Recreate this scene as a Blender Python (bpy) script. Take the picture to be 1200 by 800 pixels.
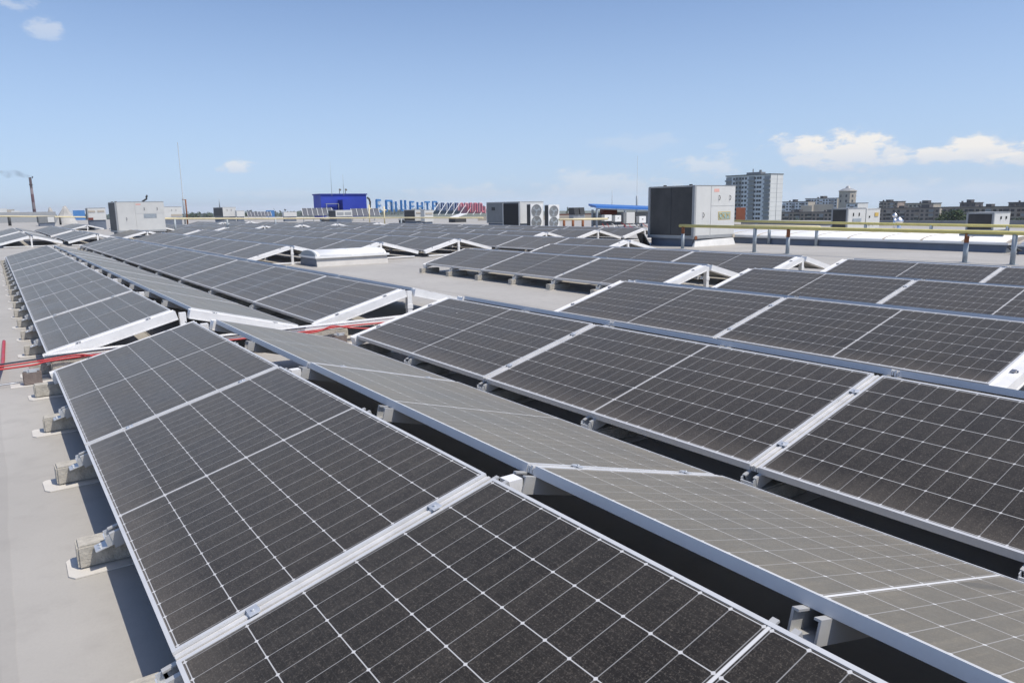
import bpy, bmesh, math, random
from mathutils import Vector, Matrix
random.seed(7)
R = math.radians
S = bpy.context.scene
for o in list(bpy.data.objects): bpy.data.objects.remove(o)
COL = S.collection

# ------------------------------------------------------------------ camera
CAM = Vector((-0.26525, -6.39077, 1.16122)); YAW, PIT, ROL, F = 0.612667, 0.182255, -0.015767, 855.698
FW = Vector((math.sin(YAW)*math.cos(PIT), math.cos(YAW)*math.cos(PIT), -math.sin(PIT)))
RT0 = Vector((math.cos(YAW), -math.sin(YAW), 0)); UP0 = RT0.cross(FW)
RT = RT0*math.cos(ROL)+UP0*math.sin(ROL); UP = -RT0*math.sin(ROL)+UP0*math.cos(ROL)
cd = bpy.data.cameras.new('camera'); cam = bpy.data.objects.new('camera', cd); COL.objects.link(cam)
cam.matrix_world = Matrix(((RT.x, UP.x, -FW.x, CAM.x), (RT.y, UP.y, -FW.y, CAM.y), (RT.z, UP.z, -FW.z, CAM.z), (0, 0, 0, 1)))
cd.sensor_width = 36; cd.sensor_fit = 'HORIZONTAL'; cd.lens = F/1200*36
cd.clip_start = .05; cd.clip_end = 30000
S.camera = cam
S.view_settings.view_transform = 'Standard'; S.view_settings.look = 'None'
S.view_settings.exposure = 0.0; S.view_settings.gamma = 1.0

def ray(px, py): return FW + RT*((px-600)/F) - UP*((py-400)/F)
def atd(px, py, D):            # the point of the place seen at a photo pixel, D metres away over the ground
    d = ray(px, py); return CAM + d*(D/math.hypot(d.x, d.y))
def on_x(px, py, x):
    d = ray(px, py); return CAM + d*((x-CAM.x)/d.x)
def on_y(px, py, y):
    d = ray(px, py); return CAM + d*((y-CAM.y)/d.y)
def azel(px, py):
    d = ray(px, py).normalized(); return math.atan2(d.x, d.y), math.asin(d.z)

# ------------------------------------------------------------------ sun and sky
SUN = Vector((.25, -.50, 1)).normalized()
ELEV = math.asin(SUN.z); AZ = math.atan2(SUN.x, SUN.y)
sd = bpy.data.lights.new('sun', 'SUN'); sd.energy = 4.1; sd.angle = R(.53); sd.color = (1, .935, .83)
sun = bpy.data.objects.new('sun', sd); COL.objects.link(sun)
sun.rotation_euler = SUN.to_track_quat('Z', 'Y').to_euler(); sun.location = (0, -30, 40)

class NT:                       # small node-tree writer
    def __init__(s, tree): s.t = tree
    def n(s, typ, **kw):
        o = s.t.nodes.new('ShaderNode'+typ)
        for k, v in kw.items(): setattr(o, k, v)
        return o
    def put(s, sock, v):
        if hasattr(v, 'is_output') or hasattr(v, 'links'): s.t.links.new(v, sock)
        else:
            if isinstance(v, tuple) and len(v) == 3 and sock.type == 'RGBA': v = (*v, 1)
            sock.default_value = v
    def m(s, op, a, b=0.0, c=None, clamp=False):
        o = s.n('Math', operation=op, use_clamp=clamp); s.put(o.inputs[0], a); s.put(o.inputs[1], b)
        if c is not None: s.put(o.inputs[2], c)
        return o.outputs[0]
    def mix(s, f, a, b):
        o = s.n('Mix', data_type='RGBA'); s.put(o.inputs[0], f); s.put(o.inputs[6], a); s.put(o.inputs[7], b); return o.outputs[2]
    def noise(s, vec, scale, detail=3, rough=.5):
        o = s.n('TexNoise'); s.put(o.inputs['Scale'], scale); s.put(o.inputs['Detail'], detail); s.put(o.inputs['Roughness'], rough)
        if vec is not None: s.put(o.inputs['Vector'], vec)
        return o.outputs[0]
    def ramp(s, v, lo, hi, a=0., b=1., smooth=False):
        o = s.n('MapRange'); o.clamp = True
        if smooth: o.interpolation_type = 'SMOOTHSTEP'
        for i, x in enumerate((v, lo, hi, a, b)): s.put(o.inputs[i], x)
        return o.outputs[0]

W = bpy.data.worlds.new('World'); S.world = W; W.use_nodes = True
wt = NT(W.node_tree); W.node_tree.nodes.clear()
tc = wt.n('TexCoord'); sep = wt.n('SeparateXYZ'); wt.put(sep.inputs[0], tc.outputs['Generated'])
zz = wt.m('MAXIMUM', wt.m('ADD', wt.m('MULTIPLY', sep.outputs[2], .965), .035), .004)   # the sky keeps its horizon colour below eye level
cmb = wt.n('CombineXYZ'); wt.put(cmb.inputs[0], sep.outputs[0]); wt.put(cmb.inputs[1], sep.outputs[1]); wt.put(cmb.inputs[2], zz)
sky = wt.n('TexSky'); sky.sky_type = 'NISHITA'; sky.sun_disc = False
sky.sun_elevation = ELEV; sky.sun_rotation = AZ; sky.altitude = 100; sky.air_density = 1.0; sky.dust_density = .9; sky.ozone_density = 3.0
wt.put(sky.inputs[0], cmb.outputs[0])
az = wt.m('ARCTAN2', sep.outputs[0], sep.outputs[1]); el = wt.m('ARCSINE', sep.outputs[2])
cv = wt.n('CombineXYZ'); wt.put(cv.inputs[0], az); wt.put(cv.inputs[1], wt.m('MULTIPLY', el, 2.2)); wt.put(cv.inputs[2], 3.1)
n1 = wt.noise(cv.outputs[0], 26, 7, .62); n2 = wt.noise(cv.outputs[0], 9, 5, .6)
CLOUDS = [(985, 180, 88, 30, 1.0), (955, 182, 50, 24, .9), (1085, 184, 70, 20, .95), (1165, 178, 85, 22, 1.0), (1200, 186, 70, 18, .9), (930, 178, 30, 16, .8), (1050, 180, 40, 20, .85), (1215, 190, 50, 16, .7), (282, 197, 24, 11, .72), (258, 199, 11, 6, .4), (52, 38, 26, 18, .50),
          (8, 5, 32, 13, .45), (835, 198, 58, 20, .55), (690, 220, 130, 22, .5), (740, 168, 60, 14, .26), (1020, 222, 150, 16, .42), (330, 228, 60, 8, .28), (560, 226, 80, 12, .42), (838, 172, 14, 6, .34), (1150, 222, 90, 12, .36), (1150, 8, 10, 4, 0.0)]
mask = None; lowm = None
for (px, py, rx, ry, wgt) in CLOUDS:
    if wgt == 0: continue
    a0, e0 = azel(px, py); ra = abs(azel(px+rx, py)[0]-a0); re = abs(azel(px, py-ry)[1]-e0)
    da = wt.m('DIVIDE', wt.m('SUBTRACT', az, a0), ra); de = wt.m('DIVIDE', wt.m('SUBTRACT', el, e0), re)
    dn = wt.m('MULTIPLY', wt.m('MINIMUM', de, 0.0), .9)                     # flatter undersides
    r = wt.m('SQRT', wt.m('ADD', wt.m('MULTIPLY', da, da), wt.m('ADD', wt.m('MULTIPLY', de, de), wt.m('MULTIPLY', dn, dn))))
    v = wt.m('SUBTRACT', 1.0, r)
    v = wt.m('ADD', v, wt.m('MULTIPLY', wt.m('SUBTRACT', n1, .5), 2.6)); v = wt.m('ADD', v, wt.m('MULTIPLY', wt.m('SUBTRACT', n2, .5), 1.5))
    k = wt.m('MULTIPLY', wt.ramp(v, .0, .62, smooth=True), wgt)
    sh = wt.m('MULTIPLY', k, wt.ramp(de, -.75, .35))
    mask = k if mask is None else wt.m('MAXIMUM', mask, k)
    lowm = sh if lowm is None else wt.m('MAXIMUM', lowm, sh)
haze = wt.ramp(el, -.02, .34, .62, 0.0, True)
tint = wt.n('VectorMath', operation='MULTIPLY'); wt.put(tint.inputs[0], sky.outputs[0]); tint.inputs[1].default_value = (1.0, 1.0, 1.08)
skyc = wt.mix(haze, tint.outputs[0], (3.75, 5.0, 6.9))
ccol = wt.mix(lowm, (4.6, 5.2, 6.2), (7.0, 6.75, 6.4))
fin = wt.mix(wt.m('MULTIPLY', mask, .93), skyc, ccol)
bg = wt.n('Background'); wt.put(bg.inputs[0], fin); bg.inputs[1].default_value = .137
out = wt.n('OutputWorld'); W.node_tree.links.new(bg.outputs[0], out.inputs[0])

# ------------------------------------------------------------------ materials
def mat(name, col, rough=.6, metal=0., var=.0, vscale=4., bump=0., bscale=60., spec=.5, col2=None, v2=(.5, .62)):
    m = bpy.data.materials.new(name); m.use_nodes = True; t = NT(m.node_tree)
    b = m.node_tree.nodes['Principled BSDF']; b.inputs['Roughness'].default_value = rough; b.inputs['Metallic'].default_value = metal
    b.inputs['Specular IOR Level'].default_value = spec
    c = (*col, 1)
    tcn = t.n('TexCoord').outputs['Object']
    if var:
        nz = t.noise(tcn, vscale, 5, .6)
        c1 = tuple(x*(1-var) for x in col); c2 = tuple(min(1, x*(1+var)) for x in col)
        c = t.mix(t.ramp(nz, .3, .7), c1, c2)
        t.put(b.inputs['Roughness'], t.ramp(nz, .3, .7, max(.05, rough-.1), min(1, rough+.1)))
    if col2:
        nz2 = t.noise(tcn, vscale*1.7, 6, .65); c = t.mix(t.ramp(nz2, v2[0], v2[1], smooth=True), c, col2)
    t.put(b.inputs['Base Color'], c)
    if bump:
        bn = t.n('Bump'); bn.inputs['Strength'].default_value = bump; bn.inputs['Distance'].default_value = .01
        t.put(bn.inputs['Height'], t.noise(tcn, bscale, 4)); t.put(b.inputs['Normal'], bn.outputs[0])
    return m

PW, PL, PITCH_L, TILT, GAP, COLP, ZG = 1.05, 2.169, 2.21314, .261906, .1782, 2.41868, -.20
CT, ST = math.cos(TILT), math.sin(TILT)

def cells_material(name, dust_glare0, tint):  # base amount covers real dust and, on east slopes, painted grazing glare
    m = bpy.data.materials.new(name); m.use_nodes = True; t = NT(m.node_tree)
    b = m.node_tree.nodes['Principled BSDF']
    tcn = t.n('TexCoord').outputs['Object']; sp = t.n('SeparateXYZ'); t.put(sp.inputs[0], tcn); x, y = sp.outputs[0], sp.outputs[1]
    mx, my = .019, .022
    cw = (PW-2*mx)/6; mid = .020
    half = (PL-2*my-mid)/2; ch = half/12
    u = t.m('DIVIDE', t.m('SUBTRACT', x, mx), cw)
    du = t.m('MULTIPLY', t.m('SUBTRACT', .5, t.m('ABSOLUTE', t.m('SUBTRACT', t.m('FRACT', u), .5))), cw)       # metres to the nearest column line
    yc = t.m('SUBTRACT', t.m('ABSOLUTE', t.m('SUBTRACT', y, PL/2)), mid/2)                                     # metres from the middle strip
    vv = t.m('DIVIDE', yc, ch)
    dv = t.m('MULTIPLY', t.m('SUBTRACT', .5, t.m('ABSOLUTE', t.m('SUBTRACT', t.m('FRACT', vv), .5))), ch)
    lu = t.m('MULTIPLY', t.ramp(du, .0008, .0020, 1., 0.), .8); lv = t.m('MULTIPLY', t.ramp(dv, .0007, .0017, 1., 0.), .42)
    dia = t.ramp(t.m('ADD', du, dv), .0055, .0078, .9, 0.)
    lm = t.ramp(yc, -.0065, -.0045, 1., 0.)
    e1 = t.m('LESS_THAN', x, mx-.004); e2 = t.m('GREATER_THAN', x, PW-mx+.004); e3 = t.m('GREATER_THAN', yc, half+.004)
    edge = t.m('MULTIPLY', t.m('MAXIMUM', e1, t.m('MAXIMUM', e2, e3)), .12)
    line = t.m('MAXIMUM', t.m('MAXIMUM', lu, lv), t.m('MAXIMUM', dia, t.m('MAXIMUM', lm, edge)), clamp=True)
    # thin busbars running along the panel
    bu = t.m('FRACT', t.m('MULTIPLY', u, 9.0)); bb = t.ramp(t.m('ABSOLUTE', t.m('SUBTRACT', bu, .5)), .03, .07, .35, 0.)
    geo = t.n('ObjectInfo'); rnd = geo.outputs['Random']
    off = t.n('CombineXYZ'); t.put(off.inputs[0], t.m('MULTIPLY', rnd, 37.)); t.put(off.inputs[1], t.m('MULTIPLY', rnd, 91.))
    va = t.n('VectorMath', operation='ADD'); t.put(va.inputs[0], tcn); t.put(va.inputs[1], off.outputs[0]); pv = va.outputs[0]
    spk = t.ramp(t.noise(pv, 210, 2, .75), .54, .70); spk2 = t.ramp(t.noise(pv, 70, 3, .75), .62, .70)
    blot = t.ramp(t.noise(pv, 2.3, 4, .6), .3, .7); fine = t.noise(pv, 22, 4, .7)
    sv = t.n('VectorMath', operation='MULTIPLY'); t.put(sv.inputs[0], pv); sv.inputs[1].default_value = (1.3, 26, 1)
    streak = t.ramp(t.noise(sv.outputs[0], 1., 4, .65), .50, .78)              # runs left by the rain down the slope
    lowd = t.ramp(x, .02, .16, .10, 0.)                                   # dirt washed down to the low edge
    # darker streaks where rain ran past the junction box in the middle
    ex = t.m('DIVIDE', t.m('SUBTRACT', x, t.m('ADD', .27, t.m('MULTIPLY', rnd, .06))), .11)
    ey = t.m('DIVIDE', t.m('SUBTRACT', t.m('SUBTRACT', y, PL/2+.05), t.m('MULTIPLY', t.m('SUBTRACT', x, .27), -.35)), .030)
    sm = t.ramp(t.m('ADD', t.m('ADD', t.m('MULTIPLY', ex, ex), t.m('MULTIPLY', ey, ey)), t.m('MULTIPLY', t.m('SUBTRACT', fine, .5), .9)), .2, 1.1, .80-dust_glare0*2, 0., True)
    dust_glare = t.m('ADD', t.m('ADD', dust_glare0, t.m('ADD', t.m('MULTIPLY', blot, .022+dust_glare0*.5), t.m('MULTIPLY', streak, .05+dust_glare0*.4))), t.m('ADD', t.m('MULTIPLY', spk, .17), t.m('ADD', lowd, t.m('MULTIPLY', spk2, .12))))
    dust_glare = t.m('ADD', dust_glare, t.m('ADD', t.m('MULTIPLY', t.m('SUBTRACT', fine, .5), .05), t.m('MULTIPLY', t.m('FRACT', t.m('MULTIPLY', rnd, 7.3)), .020)))
    dust_glare = t.m('MULTIPLY', dust_glare, t.m('SUBTRACT', 1., sm))
    cellc = t.mix(bb, (.0075, .0072, .0075), (.05, .05, .05))
    cellc = t.mix(t.ramp(rnd, 0, 1, 0, .5), cellc, (.013, .0105, .010))
    c = t.mix(line, cellc, (.60+dust_glare0, .60+dust_glare0, .60+dust_glare0))
    dust_glare = t.m('MULTIPLY', dust_glare, t.m('SUBTRACT', 1., t.m('MULTIPLY', line, .95)))
    c = t.mix(t.m('MULTIPLY', dust_glare, 1., clamp=True), c, tint)
    # droppings and pale specks
    vo = t.n('TexVoronoi'); t.put(vo.inputs['Vector'], pv); vo.inputs['Scale'].default_value = 2.6
    wn = t.n('TexWhiteNoise'); wn.noise_dimensions = '3D'; t.put(wn.inputs['Vector'], vo.outputs['Position'])
    drop = t.m('MULTIPLY', t.m('LESS_THAN', t.m('ADD', vo.outputs['Distance'], t.m('MULTIPLY', t.m('SUBTRACT', t.noise(pv, 60), .5), .02)), .018), t.m('GREATER_THAN', wn.outputs['Value'], .74))
    c = t.mix(t.m('MULTIPLY', drop, .85), c, (.66, .63, .57))
    t.put(b.inputs['Base Color'], c)
    b.inputs['IOR'].default_value = 1.24
    t.put(b.inputs['Roughness'], t.ramp(blot, 0, 1, .32, .44)); b.inputs['Specular Tint'].default_value = (1, .95, .88, 1)
    t.put(b.inputs['Sheen Weight'], t.ramp(fine, .3, .7, .42+dust_glare0*1.0, .62+dust_glare0*.8)); b.inputs['Sheen Roughness'].default_value = .40; b.inputs['Sheen Tint'].default_value = (1.0, .85, .64, 1)
    return m

def roof_material():
    m = bpy.data.materials.new('roof_membrane'); m.use_nodes = True; t = NT(m.node_tree); b = m.node_tree.nodes['Principled BSDF']
    p = t.n('TexCoord').outputs['Object']; sp = t.n('SeparateXYZ'); t.put(sp.inputs[0], p)
    nz = t.noise(p, .55, 6, .62); n3 = t.noise(p, 5.5, 5, .65); n4 = t.noise(p, 90, 2, .6)
    c = t.mix(t.ramp(nz, .32, .7), (.375, .355, .322), (.45, .428, .39))
    c = t.mix(t.ramp(n3, .50, .74, 0, .42), c, (.30, .28, .255))
    c = t.mix(t.ramp(n4, .3, .7, 0, .12), c, (.26, .25, .235))
    wob = t.m('MULTIPLY', t.m('SUBTRACT', t.noise(p, 1.3, 2), .5), .05)
    fx = t.m('FRACT', t.m('DIVIDE', t.m('ADD', t.m('ADD', sp.outputs[0], wob), 50.63), 2.05))
    dx = t.m('MULTIPLY', t.m('ABSOLUTE', t.m('SUBTRACT', fx, .5)), 2.05)
    seam = t.ramp(dx, .006, .016, 1, 0); lap = t.ramp(dx, .05, .055, .22, 0)
    c = t.mix(t.m('MAXIMUM', t.m('MULTIPLY', seam, .42), lap), c, (.27, .255, .235))
    sc = t.m('MULTIPLY', t.ramp(t.noise(p, 2.2, 6, .75), .62, .75), t.ramp(t.noise(p, .35, 2), .52, .64)); c = t.mix(t.m('MULTIPLY', sc, .35), c, (.58, .56, .52))
    # dried puddles
    pu = t.noise(p, .9, 3, .55); ring = t.ramp(t.m('ABSOLUTE', t.m('SUBTRACT', pu, .62)), .0, .010, .10, 0)
    c = t.mix(ring, c, (.25, .235, .21))
    t.put(b.inputs['Base Color'], c); b.inputs['Roughness'].default_value = .62; b.inputs['Specular IOR Level'].default_value = .35
    bn = t.n('Bump'); bn.inputs['Strength'].default_value = .18; bn.inputs['Distance'].default_value = .01
    t.put(bn.inputs['Height'], t.m('ADD', t.m('MULTIPLY', n3, .8), t.m('ADD', t.m('MULTIPLY', n4, .25), t.m('MULTIPLY', lap, 1.4)))); t.put(b.inputs['Normal'], bn.outputs[0])
    return m

M = {}
M['cells'] = cells_material('dusty_silicon_cells', .012, (.38, .33, .275)); M['cellse'] = cells_material('grazing_glare_silicon_cells', .20, (.44, .365, .25)); M['roof'] = roof_material()  # second one, for east slopes, has their tan grazing glare put into the colour
M['alu'] = mat('anodised_aluminium', (.60, .605, .61), .45, .15, .05, 9)
M['rail'] = mat('mill_finish_aluminium', (.82, .81, .79), .5, .15, .06, 7)
M['railgrey'] = mat('dull_aluminium', (.50, .50, .49), .5, .3, .08, 7)
M['strip'] = mat('weathered_aluminium', (.66, .65, .63), .5, .2, .12, 9)
M['galv'] = mat('galvanised_steel', (.62, .64, .66), .45, .5, .14, 14)
M['back'] = mat('grey_backsheet', (.30, .295, .285), .55)
M['concrete'] = mat('pale_concrete', (.43, .405, .355), .9, 0, .24, 16, .5, 90, .2)
M['brownblock'] = mat('brown_concrete', (.20, .165, .15), .9, 0, .18, 22, .5, 90, .2)
M['pad'] = mat('pale_membrane_pad', (.60, .57, .52), .6, 0, .08, 6)
M['red'] = mat('red_conduit', (.46, .03, .035), .42, 0, .1, 10)
M['black'] = mat('black_rubber', (.012, .012, .013), .55)
M['cable'] = mat('dark_blue_cable', (.02, .025, .05), .5)
M['bolt'] = mat('steel_bolt', (.35, .35, .36), .4, .8)
M['yellow'] = mat('yellow_gas_paint', (.60, .525, .19), .5, 0, .1, 5, col2=(.47, .44, .24), v2=(.58, .75))
M['yellowpale'] = mat('faded_yellow_paint', (.72, .63, .40), .55, 0, .08, 3)
M['greypost'] = mat('grey_painted_steel', (.33, .37, .40), .5, .1, .10, 8)
M['rust'] = mat('rusty_steel', (.22, .085, .04), .85, 0, .3, 20)
M['hvac'] = mat('pale_grey_painted_sheet', (.60, .60, .575), .5, 0, .05, 2.2, col2=(.50, .49, .455), v2=(.60, .85))
M['hvacdark'] = mat('grey_painted_sheet', (.20, .21, .215), .55, 0, .12, 3)
M['hvacedge'] = mat('grey_corner_profile', (.34, .35, .355), .5, .2, .06, 5)
M['curb'] = mat('blue_grey_curb', (.14, .165, .21), .6, 0, .1, 3)
M['membranewhite'] = mat('white_flashing', (.68, .67, .64), .55, 0, .06, 4)
M['plate'] = mat('printed_plate', (.30, .42, .40), .5)
M['stickerred'] = mat('faded_red_lettering', (.72, .40, .34), .6)
M['ochre'] = mat('ochre_print', (.58, .40, .10), .5)
M['curbpale'] = mat('pale_curb_sheet', (.50, .48, .45), .6, 0, .1, 3)
M['dome'] = mat('opal_skylight_sheet', (.80, .80, .79), .55, 0, .04, 1.5)
M['white'] = mat('white_paint', (.78, .78, .76), .5, 0, .04, 3)
M['dark'] = mat('dark_grey', (.05, .052, .055), .6, 0, .15, 4)
M['hole'] = mat('dark_opening', (.012, .012, .014), .6)
M['blue'] = mat('bright_blue_cladding', (.028, .055, .40), .5, 0, .06, .8)
M['bluedark'] = mat('deep_blue_cladding', (.022, .035, .25), .55)
M['signblue'] = mat('blue_sign_face', (.06, .23, .55), .45)
M['signnavy'] = mat('navy_sign_edge', (.10, .14, .28), .5)
M['signred'] = mat('red_sign_face', (.68, .20, .25), .45)
M['signpink'] = mat('pink_sign_return', (.70, .34, .38), .5)
M['roofblue'] = mat('blue_profiled_roof', (.035, .15, .46), .4, 0, .05, 2)
M['brown'] = mat('brown_cabinet', (.16, .035, .022), .5, 0, .1, 3)
M['bark'] = mat('bark', (.10, .075, .055), .9, 0, .2, 8)
M['leafa'] = mat('leaf_green', (.055, .095, .028), .7, 0, .35, .9)
M['leafb'] = mat('dark_leaf_green', (.030, .058, .022), .7, 0, .35, .9)
M['city'] = mat('city_ground', (.10, .12, .075), .9, 0, .35, .02, col2=(.20, .19, .17))
M['panelwhite'] = mat('white_panel_facade', (.72, .72, .70), .7, 0, .05, .15)
M['panelgrey'] = mat('blue_grey_panel_facade', (.80, .81, .82), .75, 0, .08, .12)
M['brick'] = mat('old_silicate_brick', (.37, .30, .25), .85, 0, .16, .10)
M['brickdark'] = mat('dark_felt_roof', (.09, .085, .085), .85, 0, .2, .2)
M['beige'] = mat('beige_render', (.46, .41, .34), .8, 0, .12, .12)
M['heap'] = mat('pale_rubble', (.42, .41, .385), .9, 0, .2, .8)
M['orange'] = mat('orange_brick', (.46, .12, .045), .8, 0, .1, .2)
M['glass'] = mat('window_glass', (.035, .042, .052), .12, 0, .4, .09)
M['glasspale'] = mat('pale_balcony_glazing', (.34, .36, .38), .3, 0, .3, .1)
M['silver'] = mat('bright_spun_steel', (.85, .85, .86), .32, 1.0)

def coil_material():
    m = bpy.data.materials.new('condenser_fins'); m.use_nodes = True; t = NT(m.node_tree); b = m.node_tree.nodes['Principled BSDF']
    p = t.n('TexCoord').outputs['Object']; nz = t.noise(p, 1.6, 5, .6); n2 = t.noise(p, 14, 4, .6)
    c = t.mix(t.ramp(nz, .3, .72), (.045, .045, .045), (.085, .083, .080)); c = t.mix(t.ramp(n2, .5, .8, 0, .3), c, (.085, .08, .074))
    sp = t.n('SeparateXYZ'); t.put(sp.inputs[0], p)
    fin = t.m('ABSOLUTE', t.m('SUBTRACT', t.m('FRACT', t.m('MULTIPLY', sp.outputs[2], 28.)), .5)); c = t.mix(t.ramp(fin, .3, .5, 0, .5), c, (.015, .015, .016))
    t.put(b.inputs['Base Color'], c); b.inputs['Roughness'].default_value = .6; return m
M['coil'] = coil_material()

# ------------------------------------------------------------------ mesh helpers
class MB:
    def __init__(s): s.v = []; s.f = []; s.sm = []
    def quad_prism(s, pts8):
        b = len(s.v); s.v += [tuple(p) for p in pts8]
        for f in ((0, 3, 2, 1), (4, 5, 6, 7), (0, 1, 5, 4), (1, 2, 6, 5), (2, 3, 7, 6), (3, 0, 4, 7)): s.f.append([b+i for i in f]); s.sm.append(False)
        return s
    def box(s, x0, x1, y0, y1, z0, z1):
        return s.quad_prism([(x0, y0, z0), (x1, y0, z0), (x1, y1, z0), (x0, y1, z0), (x0, y0, z1), (x1, y0, z1), (x1, y1, z1), (x0, y1, z1)])
    def bar(s, a, b, w, h=None, up=Vector((0, 0, 1))):          # square bar between two points
        a, b = Vector(a), Vector(b); h = h or w; d = (b-a).normalized()
        if abs(d.dot(up)) > .98: up = Vector((0, 1, 0))
        x = d.cross(up).normalized(); z = x.cross(d)
        return s.quad_prism([p+x*(sx*w/2)+z*(sz*h/2) for p, sx, sz in ((a, -1, -1), (a, 1, -1), (b, 1, -1), (b, -1, -1), (a, -1, 1), (a, 1, 1), (b, 1, 1), (b, -1, 1))])
    def tube(s, pts, r, n=10, caps=True):
        pts = [Vector(p) for p in pts]; rs = r if isinstance(r, (list, tuple)) else [r]*len(pts); b = len(s.v)
        for i, p in enumerate(pts):
            d = (pts[min(i+1, len(pts)-1)]-pts[max(i-1, 0)]).normalized(); up = Vector((0, 0, 1)) if abs(d.z) < .95 else Vector((1, 0, 0))
            x = d.cross(up).normalized(); z = x.cross(d)
            for k in range(n):
                a = 2*math.pi*k/n; s.v.append(tuple(p+(x*math.cos(a)+z*math.sin(a))*rs[i]))
        for i in range(len(pts)-1):
            for k in range(n):
                s.f.append([b+i*n+k, b+i*n+(k+1) % n, b+(i+1)*n+(k+1) % n, b+(i+1)*n+k]); s.sm.append(True)
        if caps:
            s.f.append([b+k for k in range(n)][::-1]); s.sm.append(False)
            e = b+(len(pts)-1)*n; s.f.append([e+k for k in range(n)]); s.sm.append(False)
        return s
    def prism(s, prof, y0, y1, axis='y'):                         # closed profile (x,z) pushed along y, or (y,z) along x
        b = len(s.v); n = len(prof)
        for q in (y0, y1):
            for (p, z) in prof: s.v.append((p, q, z) if axis == 'y' else (q, p, z))
        for k in range(n): s.f.append([b+k, b+(k+1) % n, b+n+(k+1) % n, b+n+k]); s.sm.append(False)
        s.f.append([b+k for k in range(n)][::-1]); s.f.append([b+n+k for k in range(n)]); s.sm += [False, False]
        return s
    def mesh(s, name, m, bevel=0):
        me = bpy.data.meshes.new(name); me.from_pydata(s.v, [], s.f); me.materials.append(m)
        bm = bmesh.new(); bm.from_mesh(me); bmesh.ops.recalc_face_normals(bm, faces=bm.faces)
        if bevel: bmesh.ops.bevel(bm, geom=list(bm.edges), offset=bevel, segments=2, affect='EDGES', clamp_overlap=True)
        bm.to_mesh(me); bm.free()
        if not bevel:
            for p, q in zip(me.polygons, s.sm): p.use_smooth = q
        return me
def obj(name, me, parent=None, loc=None, mw=None):
    o = bpy.data.objects.new(name, me); COL.objects.link(o)
    if parent: o.parent = parent
    if loc is not None: o.location = loc
    if mw is not None: o.matrix_basis = mw
    return o
def part(name, mb, m, parent=None, bevel=0): return obj(name, mb.mesh(name, M[m] if isinstance(m, str) else m, bevel), parent)
def tag(o, label=None, cat=None, group=None, kind=None):
    for k, v in (('label', label), ('category', cat), ('group', group), ('kind', kind)):
        if v: o[k] = v
    return o
def empty(name, loc, label, cat, group=None, rz=0):
    o = bpy.data.objects.new(name, None); COL.objects.link(o); o.empty_display_size = .2; o.location = loc; o.rotation_euler = (0, 0, rz)
    return tag(o, label, cat, group)

# ------------------------------------------------------------------ the setting: roof and far ground
b = MB(); b.box(-45, 50, -30, 175, ZG-.6, ZG); tag(part('roof', b, 'roof'), kind='structure')
GZ = -17.0
b = MB()
far = []
for (px, D) in ((-900, 9000), (-300, 9000), (0, 9000), (300, 6000), (600, 3000), (900, 2200), (1200, 2000), (1600, 2000), (2300, 2000)):
    p = atd(px, 240, D); far.append((p.x, p.y))
far += [(600, -900), (-900, -900), (-6000, 1500)]
b.v = [(x, y, GZ) for x, y in far]; b.f = [list(range(len(far)))]; b.sm = [False]
tag(part('ground', b, 'city'), kind='structure')

# ------------------------------------------------------------------ shared panel meshes
FT = .035
b = MB()
for (x0, x1, y0, y1) in ((0, PW, 0, .012), (0, PW, PL-.012, PL), (0, .012, .012, PL-.012), (PW-.012, PW, .012, PL-.012)): b.box(x0, x1, y0, y1, -FT, 0)
FRAME = b.mesh('panel_frame', M['alu'])
b = MB(); b.box(.012, PW-.012, .012, PL-.012, -.0075, -.0018)
GLASS = b.mesh('solar_panel', M['cells']); GLASS.materials.append(M['back'])
for p in GLASS.polygons:
    if p.normal.z < -.5: p.material_index = 1
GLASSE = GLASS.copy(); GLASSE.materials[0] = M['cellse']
FARP = MB()                                            # far panels: laminate and frame in one mesh
FARP.box(.012, PW-.012, .012, PL-.012, -.0075, -.0018); nf = len(FARP.f)
for (x0, x1, y0, y1) in ((0, PW, 0, .012), (0, PW, PL-.012, PL), (0, .012, .012, PL-.012), (PW-.012, PW, .012, PL-.012)): FARP.box(x0, x1, y0, y1, -FT, 0)
FARM = FARP.mesh('far_solar_panel', M['cells']); FARM.materials.append(M['alu']); FARM.materials.append(M['back'])
for i, p in enumerate(FARM.polygons):
    if i >= nf: p.material_index = 1
    elif p.normal.z < -.5: p.material_index = 2
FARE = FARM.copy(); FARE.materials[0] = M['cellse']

def channel(u0, u1, w, ztop, h, th=.006, lip=.012):     # open-topped aluminium channel running up the slope
    b = MB(); z0 = ztop-h
    b.box(u0, u1, -w/2, w/2, z0, z0+th); b.box(u0, u1, -w/2, -w/2+th, z0+th, ztop); b.box(u0, u1, w/2-th, w/2, z0+th, ztop)
    b.box(u0, u1, -w/2+th, -w/2+th+lip, ztop-th, ztop); b.box(u0, u1, w/2-th-lip, w/2-th, ztop-th, ztop)
    return b
RAIL = channel(-.040, PW+.045, .074, -FT-.001, .062).mesh('mounting_rail', M['railgrey'])
TRIM = MB(); TRIM.box(.002, PW-.002, -.0065, .0065, -.034, -.0045); TRIM.box(.002, PW-.002, -.0195, -.0105, -.034, -.009); TRIM.box(.002, PW-.002, .0105, .0195, -.034, -.009)
TRIM = TRIM.mesh('joint_strip', M['strip'])
ENDB = MB(); ENDB.box(-.03, PW+.02, -.052, .052, -.095, -.016); ENDB.box(-.03, PW+.02, -.052, -.040, -.0158, -.010); ENDB.box(-.03, PW+.02, .040, .052, -.0158, -.010); ENDB.box(-.03, PW+.02, -.056, -.0522, -.095, -.085); ENDB.box(-.03, PW+.02, .0522, .056, -.095, -.085); ENDB = ENDB.mesh('end_beam', M['rail'])
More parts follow.
